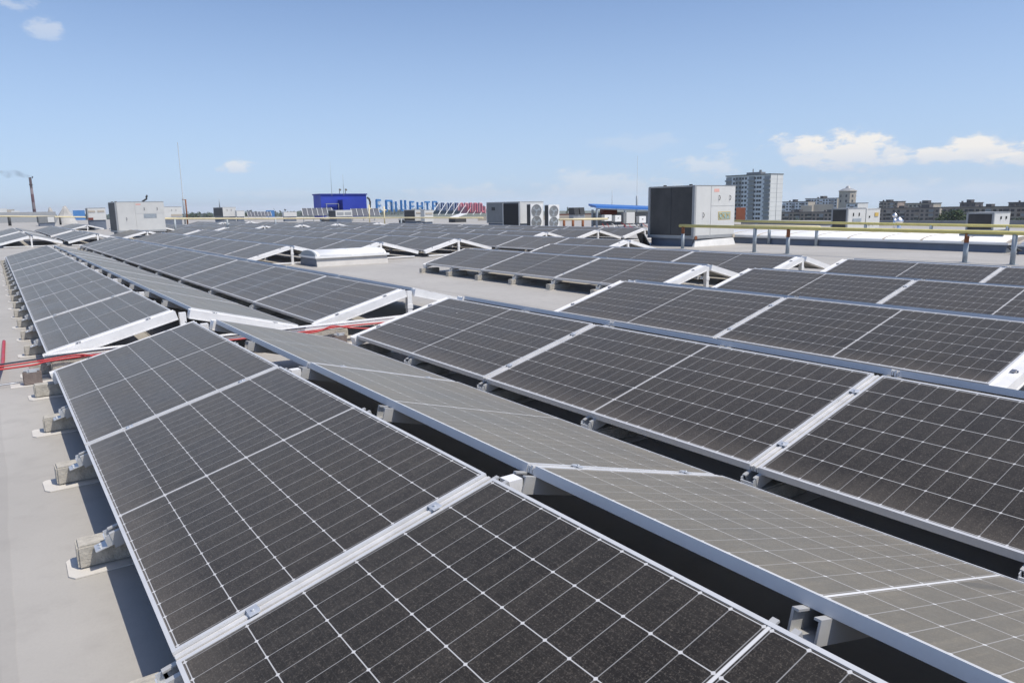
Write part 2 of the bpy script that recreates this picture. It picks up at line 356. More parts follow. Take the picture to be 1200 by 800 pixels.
b = MB(); b.box(-.016, .016, -.022, .022, .0012, .0032); b.box(-.018, .018, -.006, .006, -.03, .0012); b.tube([(0, 0, .0035), (0, 0, .008)], .005, 8)
CLAMP = b.mesh('clamp', M['galv'])
b = MB(); b.box(-.02, .02, -.022, .004, .0015, .0045); b.box(-.02, .02, .004, .0072, -.024, .0045); b.box(-.02, .02, .0072, .03, -.024, -.021); b.tube([(0, .018, -.021), (0, .018, .006)], .0065, 8)
ENDCL = b.mesh('clamp', M['bolt'])
b = MB(); b.box(-.105, -.028, -.034, .034, -.084, -.080); b.box(-.062, -.058, -.034, .034, -.080, -.050)
b.box(-.058, -.03, -.034, -.031, -.080, -.040); b.box(-.058, -.03, .031, .034, -.080, -.040)
for y_ in (-.015, .015): b.tube([(-.085, y_, -.080), (-.085, y_, -.074)], .006, 6)
BRACK = b.mesh('bracket', M['galv'])
POSTS = {}
def post_mesh(h):
    b = MB(); b.box(-.028, .028, -.028, .028, 0, h); b.box(-.06, .06, -.045, .045, 0, .006); b.box(-.034, .034, -.034, .034, h*.55, h*.55+.05); return b.mesh('ridge_post', M['rail'])
ZB = .0                                                # height of the panels' low edge; the roof is at ZG
POST = post_mesh(PW*ST-.03-ZG)
HB = MB(); HB.box(.10, 2*PW*CT+GAP-.10, -.03, .03, 0, .035); BASER = HB.mesh('base_rail', M['rail'])

def slope_matrix(side, i_y, extra=0.0):                # from panel coordinates to the row's own coordinates
    if side == 'w': return Matrix.Translation((0, i_y, -ZG)) @ Matrix(((CT, 0, -ST, 0), (0, 1, 0, 0), (ST, 0, CT, 0), (0, 0, 0, 1)))
    return Matrix.Translation((2*PW*CT+GAP, i_y, -ZG)) @ Matrix(((-CT, 0, ST, 0), (0, -1, 0, 0), (ST, 0, CT, 0), (0, 0, 0, 1)))

ROWS = [  # column, y of the near end, panels along it, label
 (0, -11.0657, 5, 'nearest ridge row of dark panels, along the bare grey roof strip at bottom left'),
 (1, -11.09, 5, 'second ridge row, right behind the nearest one, crossing the middle of the picture'),
 (2, -4.452, 2, 'short two-panel ridge row behind the second row, white end beam at right edge'),
 (3, -8.9, 4, 'third ridge row back at right, ending before the middle three-panel row'),
 (4, -8.853, 4, 'panel row at far right, the rearmost foreground row below the yellow pipe'),
 (0, .92, 8, 'long ridge row at the left edge continuing the nearest row past the red conduits'),
 (1, 1.05, 11, 'longest ridge row in the left half, between the left edge row and the barrel skylight'),
 (3, .85, 3, 'three-panel ridge row standing on open roof in the middle, concrete feet visible'),
 (4, .87, 3, 'three-panel ridge row directly behind the middle row, ending below the yellow pipe posts'),
 (2, 12.15, 8, 'ridge row whose open triangular end touches the left side of the barrel skylight'),
 (3, 12.05, 9, 'ridge row whose white end frame rises behind the barrel skylight'),
 (4, 11.97, 11, 'ridge row with open white end frame right of the barrel skylight'),
 (5, 7.50, 13, 'long ridge row ending close before the large air handling unit with the dark coil'),
 (6, 14.05, 10, 'ridge row with its end frame in front of the two twin-fan condensers'),
 (7, 14.05, 10, 'ridge row with its end frame left of the blue-roofed inverter shelter'),
 (8, 14.05, 10, 'ridge row in front of the inverter shelter, its end beside the large air handling unit'),
 (0, 30.7, 4, 'far ridge row at the left edge, first one beyond the long left row'),
 (1, 30.3, 4, 'far ridge row just left of the boxy rooftop unit on feet'),
 (2, 33.1, 2, 'short far ridge row in front of the boxy rooftop unit on feet'),
 (3, 32.9, 2, 'short far ridge row right of the boxy rooftop unit on feet'),
 (4, 37.6, 8, 'far ridge row below the thin mast, second white end frame from the boxy unit'),
 (5, 38.4, 7, 'far ridge row with white end frame below the distant white roof boxes'),
 (6, 38.8, 7, 'far ridge row with white end frame under the distant tilted panels'),
 (7, 39.0, 7, 'far ridge row with white end frame below the blue box building'),
 (8, 38.0, 6, 'farthest right ridge row, thin strip below the big blue roof lettering'),
 (0, 42.0, 6, 'farthest ridge row at the left edge below the long pale parapet wall'),
 (1, 41.3, 8, 'farthest ridge row between the parapet wall and the unit with the red box'),
 (3, 42.8, 7, 'far ridge row directly behind the boxy rooftop unit on feet'),
 (2, 59.7, 5, 'most distant ridge row left of the boxy rooftop unit'),
 (6, 57.6, 4, 'most distant ridge row under the far yellow pipe, left one'),
 (7, 58.5, 4, 'most distant ridge row under the far yellow pipe, right one'),
]
for (k, y0, n, lab) in ROWS:
    near = y0 < 1; mid_ = y0 < 16
    row = empty('solar_row', (COLP*k, y0, ZG), lab, 'solar panels', 'ridge rows of solar panels on the flat roof')
    for side in 'we':
        for i in range(n):
            if side == 'w': mw = slope_matrix('w', i*PITCH_L+.022)
            else: mw = slope_matrix('e', i*PITCH_L+.022+PL)
            mw = mw @ Matrix.Rotation(random.gauss(0, .0016), 4, 'X') @ Matrix.Rotation(random.gauss(0, .0012), 4, 'Y')
            if y0 < 30:
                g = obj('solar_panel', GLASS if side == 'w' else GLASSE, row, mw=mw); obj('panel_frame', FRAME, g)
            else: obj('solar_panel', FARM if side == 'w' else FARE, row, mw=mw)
        step = 1 if y0 < 1 else 2
        for j in range(0, 2*n+1, step):
            y = j*PITCH_L/2
            sgn = 1 if side == 'w' else -1
            if j in (0, 2*n):
                e = obj('end_beam', ENDB, row, mw=slope_matrix(side, y+(-.026 if j == 0 else .026)))
                if y0 < 14:
                    for u in (.24, .80):
                        c = obj('clamp', ENDCL, e); flip = (j == 0) == (side == 'w')
                        c.matrix_basis = Matrix.Translation((u*PW, 0.0, -.010)) @ Matrix.Rotation(math.pi if flip else 0, 4, 'Z')
            else:
                r = obj('mounting_rail', RAIL, row, mw=slope_matrix(side, y))
                if j % 2 == 0:
                    obj('joint_strip', TRIM, r)
                    if y0 < 14 and (k < 4):
                        for u in (.21, .79): c = obj('clamp', CLAMP, r); c.location = (u*PW, 0, 0)
                if y0 < 1.2 and (side == 'w' or k == 0):
                    obj('bracket', BRACK, r)
    for j in range(0, 2*n+1, 2):
        if y0 < 14 or j in (0, 2*n):
            obj('ridge_post', POST, row, loc=(PW*CT+GAP/2, j*PITCH_L/2+(-.028 if j == 0 else (.028 if j == 2*n else 0)), 0))
    if y0 < 1.2 and k < 3:
        b = MB(); yy = .2
        while yy < n*PITCH_L-.3:
            L_ = random.uniform(.8, 1.3); dz = random.uniform(.02, .07); x_ = PW*CT+GAP*random.uniform(.25, .75); h_ = PW*ST-ZG-.10
            b.tube([(x_, yy+L_*q, h_-dz*4*q*(1-q)) for q in (0, .2, .4, .6, .8, 1)], .004, 5); yy += L_
        part('solar_cable', b, 'black', row)
    if y0 > 5:
        for yy in (-.03, n*PITCH_L+.03): obj('base_rail', BASER, row, loc=(0, yy, .02))

# ------------------------------------------------------------------ ballast blocks under the low edges
b = MB(); b.box(-.13, .31, -.054, .054, .006, .098); BLOCK = b.mesh('ballast_block', M['concrete'], .008)
b = MB()
prof = [(-.175, -.085), (-.155, -.115), (.38, -.11), (.38, .085), (-.16, .08), (-.175, .06)]
nb = len(b.v); b.v = [(x, y, .0) for x, y in prof]+[(x, y, .005) for x, y in prof]
b.f = [[5, 4, 3, 2, 1, 0], [6, 7, 8, 9, 10, 11]]+[[i, (i+1) % 6, 6+(i+1) % 6, 6+i] for i in range(6)]; b.sm = [False]*8
PAD = b.mesh('membrane_pad', M['pad'])
def ballast(x, y, label, group, jit=.012):
    o = tag(obj('ballast_block', BLOCK, None, (x+random.uniform(-jit, jit), y+random.uniform(-jit, jit), ZG+.001)), label, 'ballast', group)
    o.rotation_euler.z = random.uniform(-.03, .03)
    p = obj('membrane_pad', PAD, o); p.location.x = random.uniform(-.02, .015)
for (k, y0, n, lab) in ROWS:
    if (k, n) == (0, 5) and y0 < 0: t = ('pale concrete block on a white pad under the outer edge of the nearest row', 'ballast blocks along the nearest row')
    elif (k, n) == (0, 8): t = ('pale concrete block under the outer edge of the long row beyond the red conduits', 'ballast blocks along the long left row')
    elif k == 3 and n == 3: t = ('concrete foot at the front low edge of the three-panel row on open roof', 'concrete feet of the middle three-panel row')
    elif k == 1 and y0 < 2: t = ('concrete block down in the valley before the second line of ridges', 'ballast blocks in the first valley')
    else: continue
    for j in range(0, 2*n+1): 
        if y0 < 0 and k == 1 and j in (0,): continue
        ballast(COLP*k+(.03 if k == 1 else 0), y0+j*PITCH_L/2+(.085 if k == 0 else 0), *t)

# ------------------------------------------------------------------ cable tray and red conduits crossing the aisle
b = MB(); x0, x1 = -.02, 3.9
b.box(x0, x1, -.05, .05, 0, .003); b.box(x0, x1, -.05, -.047, .003, .052); b.box(x0, x1, .047, .05, .003, .052)
b.box(x0, x1, -.056, -.0501, .049, .053); b.box(x0, x1, .0501, .056, .049, .053)
for i in range(40): xx = x0+.05+i*.096; b.box(xx, xx+.05, -.0512, -.0502, .018, .034)
TY = .77
tr = part('cable_tray', b, 'rail'); tr.location = (0, TY, -.045); tag(tr, 'white perforated cable tray crossing the aisle between two panel rows', 'cable tray')
def cable(name, pts, r, m, label, cat, group=None):
    b = MB(); P = []
    for i in range(len(pts)-1):                     # Catmull-Rom so that the run bends softly
        p0, p1, p2, p3 = [Vector(pts[max(0, min(len(pts)-1, q))]) for q in (i-1, i, i+1, i+2)]
        for s_ in range(6):
            t = s_/6; P.append(.5*((2*p1)+(p2-p0)*t+(2*p0-5*p1+4*p2-p3)*t*t+(3*p1-p0-3*p2+p3)*t**3))
    P.append(Vector(pts[-1])); b.tube(P, r, 8); return tag(part(name, b, m), label, cat, group)
cable('cable_conduit', [(-.36, .64, -.055), (-.1, .655, -.05), (.0, .66, -.034), (.35, .67, -.026), (.8, .67, -.028), (1.6, .67, -.03), (2.3, .67, -.03), (2.6, .67, -.02), (3.6, .66, -.04)], .008, 'red', 'longest red conduit along the front of the cable tray', 'conduit', 'red conduits')
cable('cable_conduit', [(-.36, .66, -.036), (-.1, .675, -.028), (.15, .68, -.012), (.28, .64, -.015), (.36, .55, -.06), (.38, .40, -.15), (.38, .25, -.19)], .0065, 'red', 'red conduit that bends down under the nearest row', 'conduit', 'red conduits')
cable('cable_conduit', [(2.0, .65, -.05), (2.3, .65, -.04), (2.45, .64, .0), (2.62, .62, -.03), (2.85, .58, -.06), (3.3, .52, -.09)], .008, 'red', 'kinked red conduit beside the brown block before the second row', 'conduit', 'red conduits')
cable('cable_conduit', [(-.36, .69, -.024), (-.1, .70, -.015), (.3, .70, .004), (.9, .705, .004), (2.2, .705, .002)], .007, 'cable', 'dark cable lying above the red conduit at the left end of the tray', 'cable')
cable('cable_conduit', [(-.285, 3.15, -.185), (-.30, 2.4, -.18), (-.315, 1.6, -.165), (-.33, 1.0, -.10), (-.335, .66, -.05)], .016, 'red', 'red cable bundle coming down the roof at the left edge', 'cable')
for i, x in enumerate((.02, .42, 1.1, 1.75, 2.2, 3.0)):
    b = MB(); b.box(0, .36, -.055, .055, 0, .148); o = part('ballast_block', b, 'concrete', None, .008); o.location = (x, TY, ZG+.002)
    tag(o, 'pale concrete kerb block carrying the cable tray', 'ballast', 'kerb blocks under the cable tray')
for (p, lab) in (((-.19, .60), 'dark brown block on a white pad left of the nearest row, below red conduit'), ((2.44, .60), 'dark brown ballast block in the aisle between the tan slope and the second row')):
    e = empty('ballast_block', (p[0], p[1], ZG+.001), lab, 'ballast', 'brown ballast blocks')
    b = MB(); b.box(-.0, .13, -.045, .045, .006, .105); part('block', b, 'brownblock', e, .006)
    b = MB(); b.box(-.09, .24, -.075, .075, .0, .005); part('membrane_pad', b, 'pad', e)
    b = MB(); b.box(.03, .10, -.04, .04, .1055, .110); b.box(.045, .05, -.04, .04, .110, .135); b.box(.01, .12, -.012, .012, .112, .126); part('bracket', b, 'galv', e)
cable('lightning_conductor', [(-1.6, .64, -.185), (-.8, .62, -.18), (-.22, .60, -.17)], .004, 'galv', 'thin grey wire on the roof running to the brown block at the left edge', 'wire')

# ------------------------------------------------------------------ large air handling unit
def hvac(name, x, y, wx, wy, z0, z1, label, curb=.2, detail=True, coil_side='w', group='rooftop air handling units', feet=False, body='hvac'):
    e = empty(name, (x, y, ZG), label, 'rooftop unit', group)
    zb, zt = z0-ZG, z1-ZG
    b = MB(); b.box(0, wx, 0, wy, zb, zt); part('body', b, body, e)
    b = MB(); b.box(-.03, wx+.03, -.03, wy+.03, zb-.07, zb-.001); part('base_frame', b, 'hvacedge', e)
    if feet:
        b = MB(); b.box(.10, .35, .1, wy-.1, 0, zb-.071); b.box(wx-.35, wx-.1, .1, wy-.1, 0, zb-.071); part('base_frame', b, 'curb', e)
    else:
        b = MB(); b.box(.05, wx-.05, .08, wy-.08, 0, zb-.071); part('curb', b, 'curb', e)
    s = wx/2.0
    b = MB(); b.box(-.012, -.001, .10*wy/2, wy-.08, zb+.03, zt-.03); part('condenser_coil', b, 'coil', e)
    b = MB(); b.box(-.03, .05, -.025, .06, zb+.003, zt-.003); b.box(-.03, .02, wy-.06, wy+.02, zb+.003, zt-.003); b.box(-.02, wx, -.02, wy, zt, zt+.015); part('corner_trim', b, 'hvacedge', e)
    for yy in ((.12*wy, .68*wy) if detail else (.3*wy,)):
        b = MB(); b.tube([(.08, yy, zt+.015), (.08, yy, zt+.05)], .055, 10); part('roof_cap', b, 'black', e)
    if detail:
        for px_, pw_ in ((.06, .38*wx), (.40*wx+.06, .60*wx-.10)):
            pass
        b = MB(); b.box(.065, .385*wx, -.014, -.001, zb+.03, zt-.02); part('access_panel', b, body, e)
        b = MB(); b.box(.395*wx, .985*wx, -.014, -.001, zb+.60*(zt-zb), zt-.02); part('access_panel', b, body, e)
        b = MB(); b.box(.395*wx, .985*wx, -.014, -.001, zb+.03, zb+.59*(zt-zb)); part('access_panel', b, body, e)
        for (ux, uz) in ((.20, .42), (.58, .76), (.85, .76)):
            b = MB(); cx, cz = ux*wx, zb+uz*(zt-zb); h = .055*(zt-zb)/1.6*1.3
            b.tube([(cx, -.014, cz-h), (cx, -.05, cz-h*.9), (cx+.02, -.055, cz), (cx, -.05, cz+h*.9), (cx, -.014, cz+h)], .011, 6); part('handle', b, 'black', e)
    return e, zb, zt
e, zb, zt = hvac('air_handling_unit', 18.15, 9.58, 2.0, 1.98, .12, 1.73, 'largest grey rooftop unit with a dark coil on one side, behind the yellow pipe end', feet=False)
wx = 2.0
b = MB(); b.box(-.019, -.0125, .97, 1.0, zb+.04, zt-.04); part('coil_seam', b, 'dark', e)
b = MB(); cx, cz = 1.46, zb+.40*(zt-zb); b.box(cx-.31, cx+.31, -.020, -.0145, cz-.13, cz+.13); part('sticker', b, 'ochre', e)
b = MB(); b.box(cx-.29, cx+.29, -.024, -.0205, cz-.11, cz+.11); pl = part('sticker', b, 'plate', e)
b = MB()                                                # the worn O K M lettering of the plate
b.tube([(cx-.19+.075*math.cos(a*.5236), -.027, cz+.08*math.sin(a*.5236)) for a in range(13)], .012, 6)
b.bar((cx-.06, -.027, cz-.08), (cx-.06, -.027, cz+.08), .022, .006); b.bar((cx-.05, -.027, cz), (cx+.04, -.027, cz+.08), .022, .006); b.bar((cx-.05, -.027, cz), (cx+.04, -.027, cz-.08), .022, .006)
b.bar((cx+.10, -.027, cz-.08), (cx+.10, -.027, cz+.08), .022, .006); b.bar((cx+.11, -.0275, cz+.07), (cx+.17, -.0275, cz), .022, .006); b.bar((cx+.23, -.0275, cz+.07), (cx+.17, -.0275, cz), .022, .006); b.bar((cx+.24, -.027, cz-.08), (cx+.24, -.027, cz+.08), .022, .006)
part('lettering', b, 'ochre', pl)
b = MB(); b.box(.92, 1.17, -.0165, -.0145, zt-.20, zt-.10); part('sticker', b, 'stickerred', e)
b = MB(); b.quad_prism([(-.0, -.045, 0), (1.95, -.12, 0), (1.95, .05, 0), (.0, .05, 0), (.1, .02, zb-.12), (1.92, -.05, zb-.09), (1.92, .05, zb-.09), (.1, .05, zb-.12)]); part('curb_flashing', b, 'membranewhite', e)
for xx in (.06, 1.93):
    b = MB(); b.tube([(xx, -.033, zb-.035), (xx, -.06, zb-.035)], .06, 12); part('lifting_lug', b, 'rust' if xx < 1 else 'beige', e)
b = MB(); q = [atd(751, 283.5, 25.5), atd(761, 285, 25.2), atd(762, 284, 25.9), atd(753, 282.8, 26.1), atd(746, 274.2, 25.6), atd(753.5, 274.0, 25.3), atd(755, 274.2, 25.7), atd(748, 274.2, 26.0)]
for p in q[:4]: p.z = ZG+.01
b.quad_prism(q); b.bar((q[5].x, q[5].y, ZG), tuple(q[5]), .05)
tag(part('black_sheet', b, 'black'), 'black slanted sheet on a stub beside the largest rooftop unit', 'cover')  # black slanted sheet leaning on a short stub

e, zb, zt = hvac('rooftop_unit', 5.42, 38.9, 2.42, 2.6, .17, 1.74, 'boxy pale rooftop unit on feet standing among the far panel rows at left', feet=True)
b = MB(); b.box(1.35, 2.0, -.022, -.0145, zb+.44*(zt-zb), zb+.58*(zt-zb)); part('vent_grille', b, 'greypost', e)
b = MB(); b.box(1.0, 1.25, -.0165, -.0145, zt-.17, zt-.10); part('sticker', b, 'stickerred', e)
b = MB(); b.tube([(1.5, 1, zt+.015), (1.65, 1, zt+.12), (1.75, 1, zt+.18), (1.78, 1, zt+.32)], .05, 8); b.tube([(1.78, 1, zt+.3), (1.72, 1, zt+.33)], .09, 8); part('flue_pipe', b, 'dark', e)

def far_unit(px0, pxc, px1, pyt, pyb, D, label, side='coil', front='hvac', extra=None, name='rooftop_unit', vents=None, depth=1.8):
    c = atd(pxc, pyb, D); zb_ = max(c.z, ZG+.06); zt_ = atd(pxc, pyt, D).z
    xe = on_y(px1, pyb, c.y).x; ye = on_x(px0, pyb, c.x).y if px0 < pxc else c.y+depth
    e = empty(name, (c.x, c.y, ZG), label, 'rooftop unit', 'rooftop air handling units')
    h0, h1 = zb_-ZG, zt_-ZG; wx_, wy_ = xe-c.x, max(.6, min(6, ye-c.y))
    b = MB(); b.box(0, wx_, 0, wy_, h0, h1); part('body', b, front, e)
    b = MB(); b.box(.06, wx_-.06, .06, wy_-.06, 0, h0-.002); part('curb', b, 'curb', e)
    b = MB(); b.box(-.02, -.002, .06, wy_-.06, h0+.03, h1-.04); part('condenser_coil', b, side, e)
    b = MB(); b.box(-.03, .05, -.02, .05, h0+.003, h1-.003); b.box(-.03, .02, wy_-.05, wy_+.02, h0+.003, h1-.003); b.box(-.02, wx_+.01, -.02, wy_, h1, h1+.02); part('corner_trim', b, 'hvacedge' if side == 'coil' else front, e)
    for (x0, x1, z0, z1, m, nm) in (vents or []):
        b = MB(); b.box(x0*wx_, x1*wx_, -.03, -.003, h0+z0*(h1-h0), h0+z1*(h1-h0)); part(nm, b, m, e)
    return e, wx_, wy_, h0, h1
HAND = [(.30, .33, .62, .78, 'black', 'handle'), (.62, .65, .62, .78, 'black', 'handle')]
far_unit(102, 103.5, 125, 244, 258, 72, 'pale unit with a dark red box at its foot, left of the boxy rooftop unit', vents=[(.05, .42, .66, .80, 'beige', 'vent_grille'), (.55, .92, .66, .80, 'beige', 'vent_grille'), (.0, .28, .02, .2, 'brown', 'red_box')])
far_unit(184, 187.5, 214, 242.5, 255, 80, 'pale unit with three handles right of the boxy rooftop unit, beside the tall mast', vents=[(.18, .2, .30, .42, 'black', 'handle'), (.53, .55, .62, .72, 'black', 'handle'), (.72, .74, .62, .72, 'black', 'handle'), (.5, .98, .1, .3, 'beige', 'vent_grille')])
far_unit(251, 262, 277, 243, 254, 85, 'distant white unit with a dark side and a short aerial, between mast and tilted panels', side='dark', vents=HAND)
far_unit(277, 278, 287, 247, 254, 84, 'small white box beside the distant unit with an aerial', side='hvac')
far_unit(331, 333, 348, 248.5, 254, 95, 'low white box far off, left of the tilted solar panels', side='hvac')
far_unit(385, 394, 413, 246.5, 254, 75, 'wide white unit with grilles in front of the blue box building', side='dark', vents=[(.07, .45, .3, .7, 'hvacedge', 'vent_grille'), (.55, .93, .3, .7, 'hvacedge', 'vent_grille')])
far_unit(474, 487, 497, 246, 259, 60, 'white unit with a dark side before the roof lettering, left of a pair', side='dark', vents=[(.1, .9, .65, .8, 'beige', 'vent_grille')])
far_unit(497, 498, 508, 246.5, 260, 59, 'narrow white unit before the roof lettering, right of a pair', side='hvac', vents=[(.1, .9, .65, .8, 'beige', 'vent_grille')])
far_unit(571, 610, 637, 236.5, 262, 45, 'grey unit with an open dark bay behind the twin-fan condensers', side='hvacdark', front='hvac', vents=[(.45, .48, .45, .5, 'black', 'handle')])
far_unit(974, 992, 1013, 244.5, 268.5, 35.5, 'grey unit with black coil and white side right of the tower block', vents=HAND+[(.3, .75, .34, .5, 'greypost', 'vent_grille')])
far_unit(1013.5, 1014, 1030, 245, 268, 37, 'white cabinet with an orange sticker joined to the grey unit below the octagonal tower', side='hvac', vents=[(.60, .85, .62, .8, 'ochre', 'sticker'), (.2, .25, .55, .65, 'black', 'handle'), (.2, .3, .18, .24, 'black', 'handle'), (.5, .55, .18, .24, 'black', 'handle')])
far_unit(1132, 1163, 1182, 249.5, 270, 34.5, 'rightmost grey unit with a big black coil before the dark housing block', vents=[(.40, .45, .62, .78, 'black', 'handle'), (.72, .77, .62, .78, 'black', 'handle')])
far_unit(44, 46, 65, 254, 261.5, 100, 'dark low box with a pale corner below the long parapet wall at left', side='dark', front='hvacdark', vents=[(.55, .95, .1, .95, 'hvac', 'access_panel')])
# open dark bay with posts in the grey unit
P0 = on_x(591, 262, atd(610, 262, 45).x-.02); P1 = on_x(610, 262, P0.x); zt2 = atd(610, 237.5, 45).z
e = [o for o in bpy.data.objects if o.get('label', '').startswith('grey unit with an open')][0]
b = MB(); b.box(-.05, -.022, .12, P0.y-P1.y, .12, zt2-ZG-.05); part('open_bay', b, 'hole', e)
b = MB(); b.box(-.07, -.021, P0.y-P1.y, P0.y-P1.y+.08, .1, zt2-ZG); b.box(-.07, -.021, .02, .10, .1, zt2-ZG); part('post', b, 'hvac', e)
b = MB(); b.box(-.045, -.021, P0.y-P1.y+1.0, P0.y-P1.y+1.35, zt2-ZG-.45, zt2-ZG-.25); part('vent_grille', b, 'dark', e)

def condenser(px0, px1, pyt, pyb, D, label):
    c = atd(px0, pyb, D); xe = on_y(px1, pyb, c.y).x; w_ = xe-c.x; zt_ = atd(px0, pyt, D).z; h = zt_-ZG-.06
    e = empty('condenser_unit', (c.x, c.y, ZG), label, 'air conditioner', 'twin-fan condensers')
    b = MB(); b.box(0, w_, 0, .38, .06, .06+h); part('casing', b, 'white', e)
    b = MB(); b.box(.05, w_-.05, .05, .33, 0, .058); part('base_frame', b, 'dark', e)
    b = MB(); b.box(-.012, -.001, .04, .36, .1, h+.02); part('coil', b, 'coil', e)
    for f_ in (.27, .73):
        cz = .06+h*f_; r = w_*.40; cx = w_*.47
        b = MB(); b.tube([(cx, -.001, cz), (cx, -.015, cz)], r, 24); g = part('fan_opening', b, 'hvacdark', e)
        b = MB(); b.tube([(cx+r*math.cos(a*.2618), -.02, cz+r*math.sin(a*.2618)) for a in range(25)], .016, 6)
        for q in (.4, .7): b.tube([(cx+r*q*math.cos(a*.2618), -.02, cz+r*q*math.sin(a*.2618)) for a in range(25)], .006, 4)
        for a in range(8): b.bar((cx, -.02, cz), (cx+r*math.cos(a*.785), -.02, cz+r*math.sin(a*.785)), .01)
        part('fan_guard', b, 'hvacedge', g)
        b = MB()
        for a in range(3):
            t0 = a*2.094+.3; b.quad_prism([(cx+r*q*math.cos(t0+s_), -.016-dz, cz+r*q*math.sin(t0+s_)) for dz in (0, .002) for q, s_ in ((.15, 0), (.85, -.28), (.85, .35), (.15, .8))])
        b.tube([(cx, -.015, cz), (cx, -.03, cz)], r*.2, 12); part('fan', b, 'greypost', g)
condenser(622, 636, 239, 262.3, 43.5, 'left of the two white twin-fan condensers on the far roof')
condenser(643, 655.5, 240, 263.2, 42.5, 'right of the two white twin-fan condensers on the far roof')

# ------------------------------------------------------------------ skylights
def barrel(x0, x1, y0, y1, z0, hc, ha, label, ribs, name='barrel_skylight', along='x', group=None):
    e = empty(name, (x0, y0, z0), label, 'skylight', group); wx_, wy_ = x1-x0, y1-y0
    b = MB(); L_, w_ = (wx_, wy_) if along == 'x' else (wy_, wx_)
    ax = 'x' if along == 'x' else 'y'
    b.prism([(-.05, 0), (w_+.05, 0), (w_-.02, hc), (.02, hc)], 0, L_, ax); part('curb', b, 'curb' if along == 'y' else 'curbpale', e)  # long strips: shade of the visible side put into a darker curb colour
    b = MB(); b.prism([(-.05, hc+.001), (w_+.05, hc+.001), (w_+.05, hc+.05), (-.05, hc+.05)], -.04, L_+.04, ax); part('rim', b, 'white', e)
    N_ = 14; arc = [(w_/2-(w_/2-.02)*math.cos(math.pi*i/N_), hc+.05+ha*math.sin(math.pi*i/N_)) for i in range(N_+1)]
    b = MB(); b.prism(arc, .02, L_-.02, ax); o = part('glazing', b, 'dome', e)
    for p in o.data.polygons: p.use_smooth = abs(p.normal.y if along == 'y' else p.normal.x) < .9
    big = [(w_/2-(w_/2-.005)*math.cos(math.pi*i/N_), hc+.051+(ha+.006)*math.sin(math.pi*i/N_)) for i in range(N_+1)]
    for r_ in ribs:
        b = MB(); b.prism(big, r_*L_-.03, r_*L_+.03, ax); part('rib', b, 'beige' if along == 'y' else 'white', e)
    return e
e = barrel(6.10, 7.98, 10.85, 11.93, ZG, .20, .13, 'white barrel skylight on a curb, between the panel rows in the middle distance', [.03, .5, .97])
b = MB(); b.prism([(-.03, 0.002), (1.11, 0.002), (1.06, .2), (.02, .2)], -.012, -.001, 'x'); part('shaded_end_plate', b, 'curb', e)  # thin plate that paints the shade of this end in dark blue-grey
b = MB(); b.prism([(.54-.53*math.cos(math.pi*i/12), .252+.13*math.sin(math.pi*i/12)) for i in range(13)], -.012, .015, 'x'); part('end_cap', b, 'greypost', e)  # cap in grey, the shade of the end put into its colour
barrel(20.9, 24.0, 1.66, 13.5, ZG, .20, .15, 'long ribbed white skylight strip behind the yellow pipe at right', [i/11 for i in range(12)], along='y', group='long skylight strips')
barrel(20.6, 23.4, -7, 1.30, ZG, .19, .15, 'white skylight strip cut off by the right edge, with two small birds before it', [i/7 for i in range(8)], along='y', group='long skylight strips')
for (px, py) in ((1186.5, 289), (1194, 289.5)):
    c = on_x(px, py, 20.3)
    b = MB(); pts = [(0, -.09, .10), (0, -.04, .115), (0, .0, .12), (0, .05, .15), (0, .08, .175), (0, .105, .172)]
    b.tube(pts, [.006, .025, .036, .030, .02, .008], 8); b.bar((.01, 0, 0), (.01, 0, .1), .006); b.bar((-.01, .01, 0), (-.01, .01, .1), .006)
    o = part('bird', b, 'dark'); o.location = (c.x, c.y, ZG); tag(o, 'small dark bird on the roof by the right edge', 'bird', 'birds by the skylight')

# ------------------------------------------------------------------ yellow gas pipes
def pipe(name, pts, r, posts, label, m='yellow', postm='greypost', rusty=(), pw=.05, group='yellow gas pipes'):
    e = empty(name, (0, 0, 0), label, 'gas pipe', group)
    b = MB(); b.tube(pts, r, 14); part('pipe', b, m, e)
    for i, (p, zt_) in enumerate(posts):
        b = MB(); cut = ZG+(zt_-ZG)*(.68 if i in rusty else 1)
        b.tube([(p[0], p[1], ZG), (p[0], p[1], cut)], pw, 12); b.box(p[0]-.09, p[0]+.09, p[1]-.09, p[1]+.09, ZG, ZG+.008); q = part('post', b, postm, e)
        if i in rusty:
            b = MB(); b.tube([(p[0], p[1], cut), (p[0], p[1], zt_)], pw*.96, 12); part('collar', b, 'rust', q)
    return e
zp = lambda y: .455+.005*y
PY = [(9.18, 1), (6.55, 0), (5.49, 1), (1.05, 1), (.12, 0)]
pipe('gas_pipe', [(17.2, 9.32, zp(9.3)), (17.2, 4, zp(4)), (17.2, -14, zp(-14))], .045, [((17.2, y), zp(y)-.03) for y, _ in PY]+[((17.2, -5), .4), ((17.2, -10), .38)], 'thick yellow gas pipe on grey posts crossing before the largest rooftop unit', rusty=(0, 2, 3))
b = MB(); b.box(17.16, 17.24, .35, 1.2, zp(1)-.085, zp(1)-.045); tag(part('pipe_bracket', b, 'greypost'), 'grey steel cantilever bracket under the thick yellow pipe at right', 'bracket')
pipe('gas_pipe', [(24.6, 13.2, .45), (24.6, 6, .38), (24.6, -14, .25)], .045, [((24.6, y), .36) for y in (12, 7.5, 5.3, 3.1, -2, -7)], 'thinner yellow pipe running behind the long white skylight at right')
pipe('gas_pipe', [(21.0, 10.6, .40), (20.82, 6.85, .385)], .05, [((20.82, 8.67), .36), ((20.82, 6.95), .36)], 'short pale pipe piece ending on a post beside the skylight strip', m='yellowpale')
A = [atd(*a) for a in ((-40, 253.2, 112), (20, 253.6, 112), (100, 254.4, 108))]
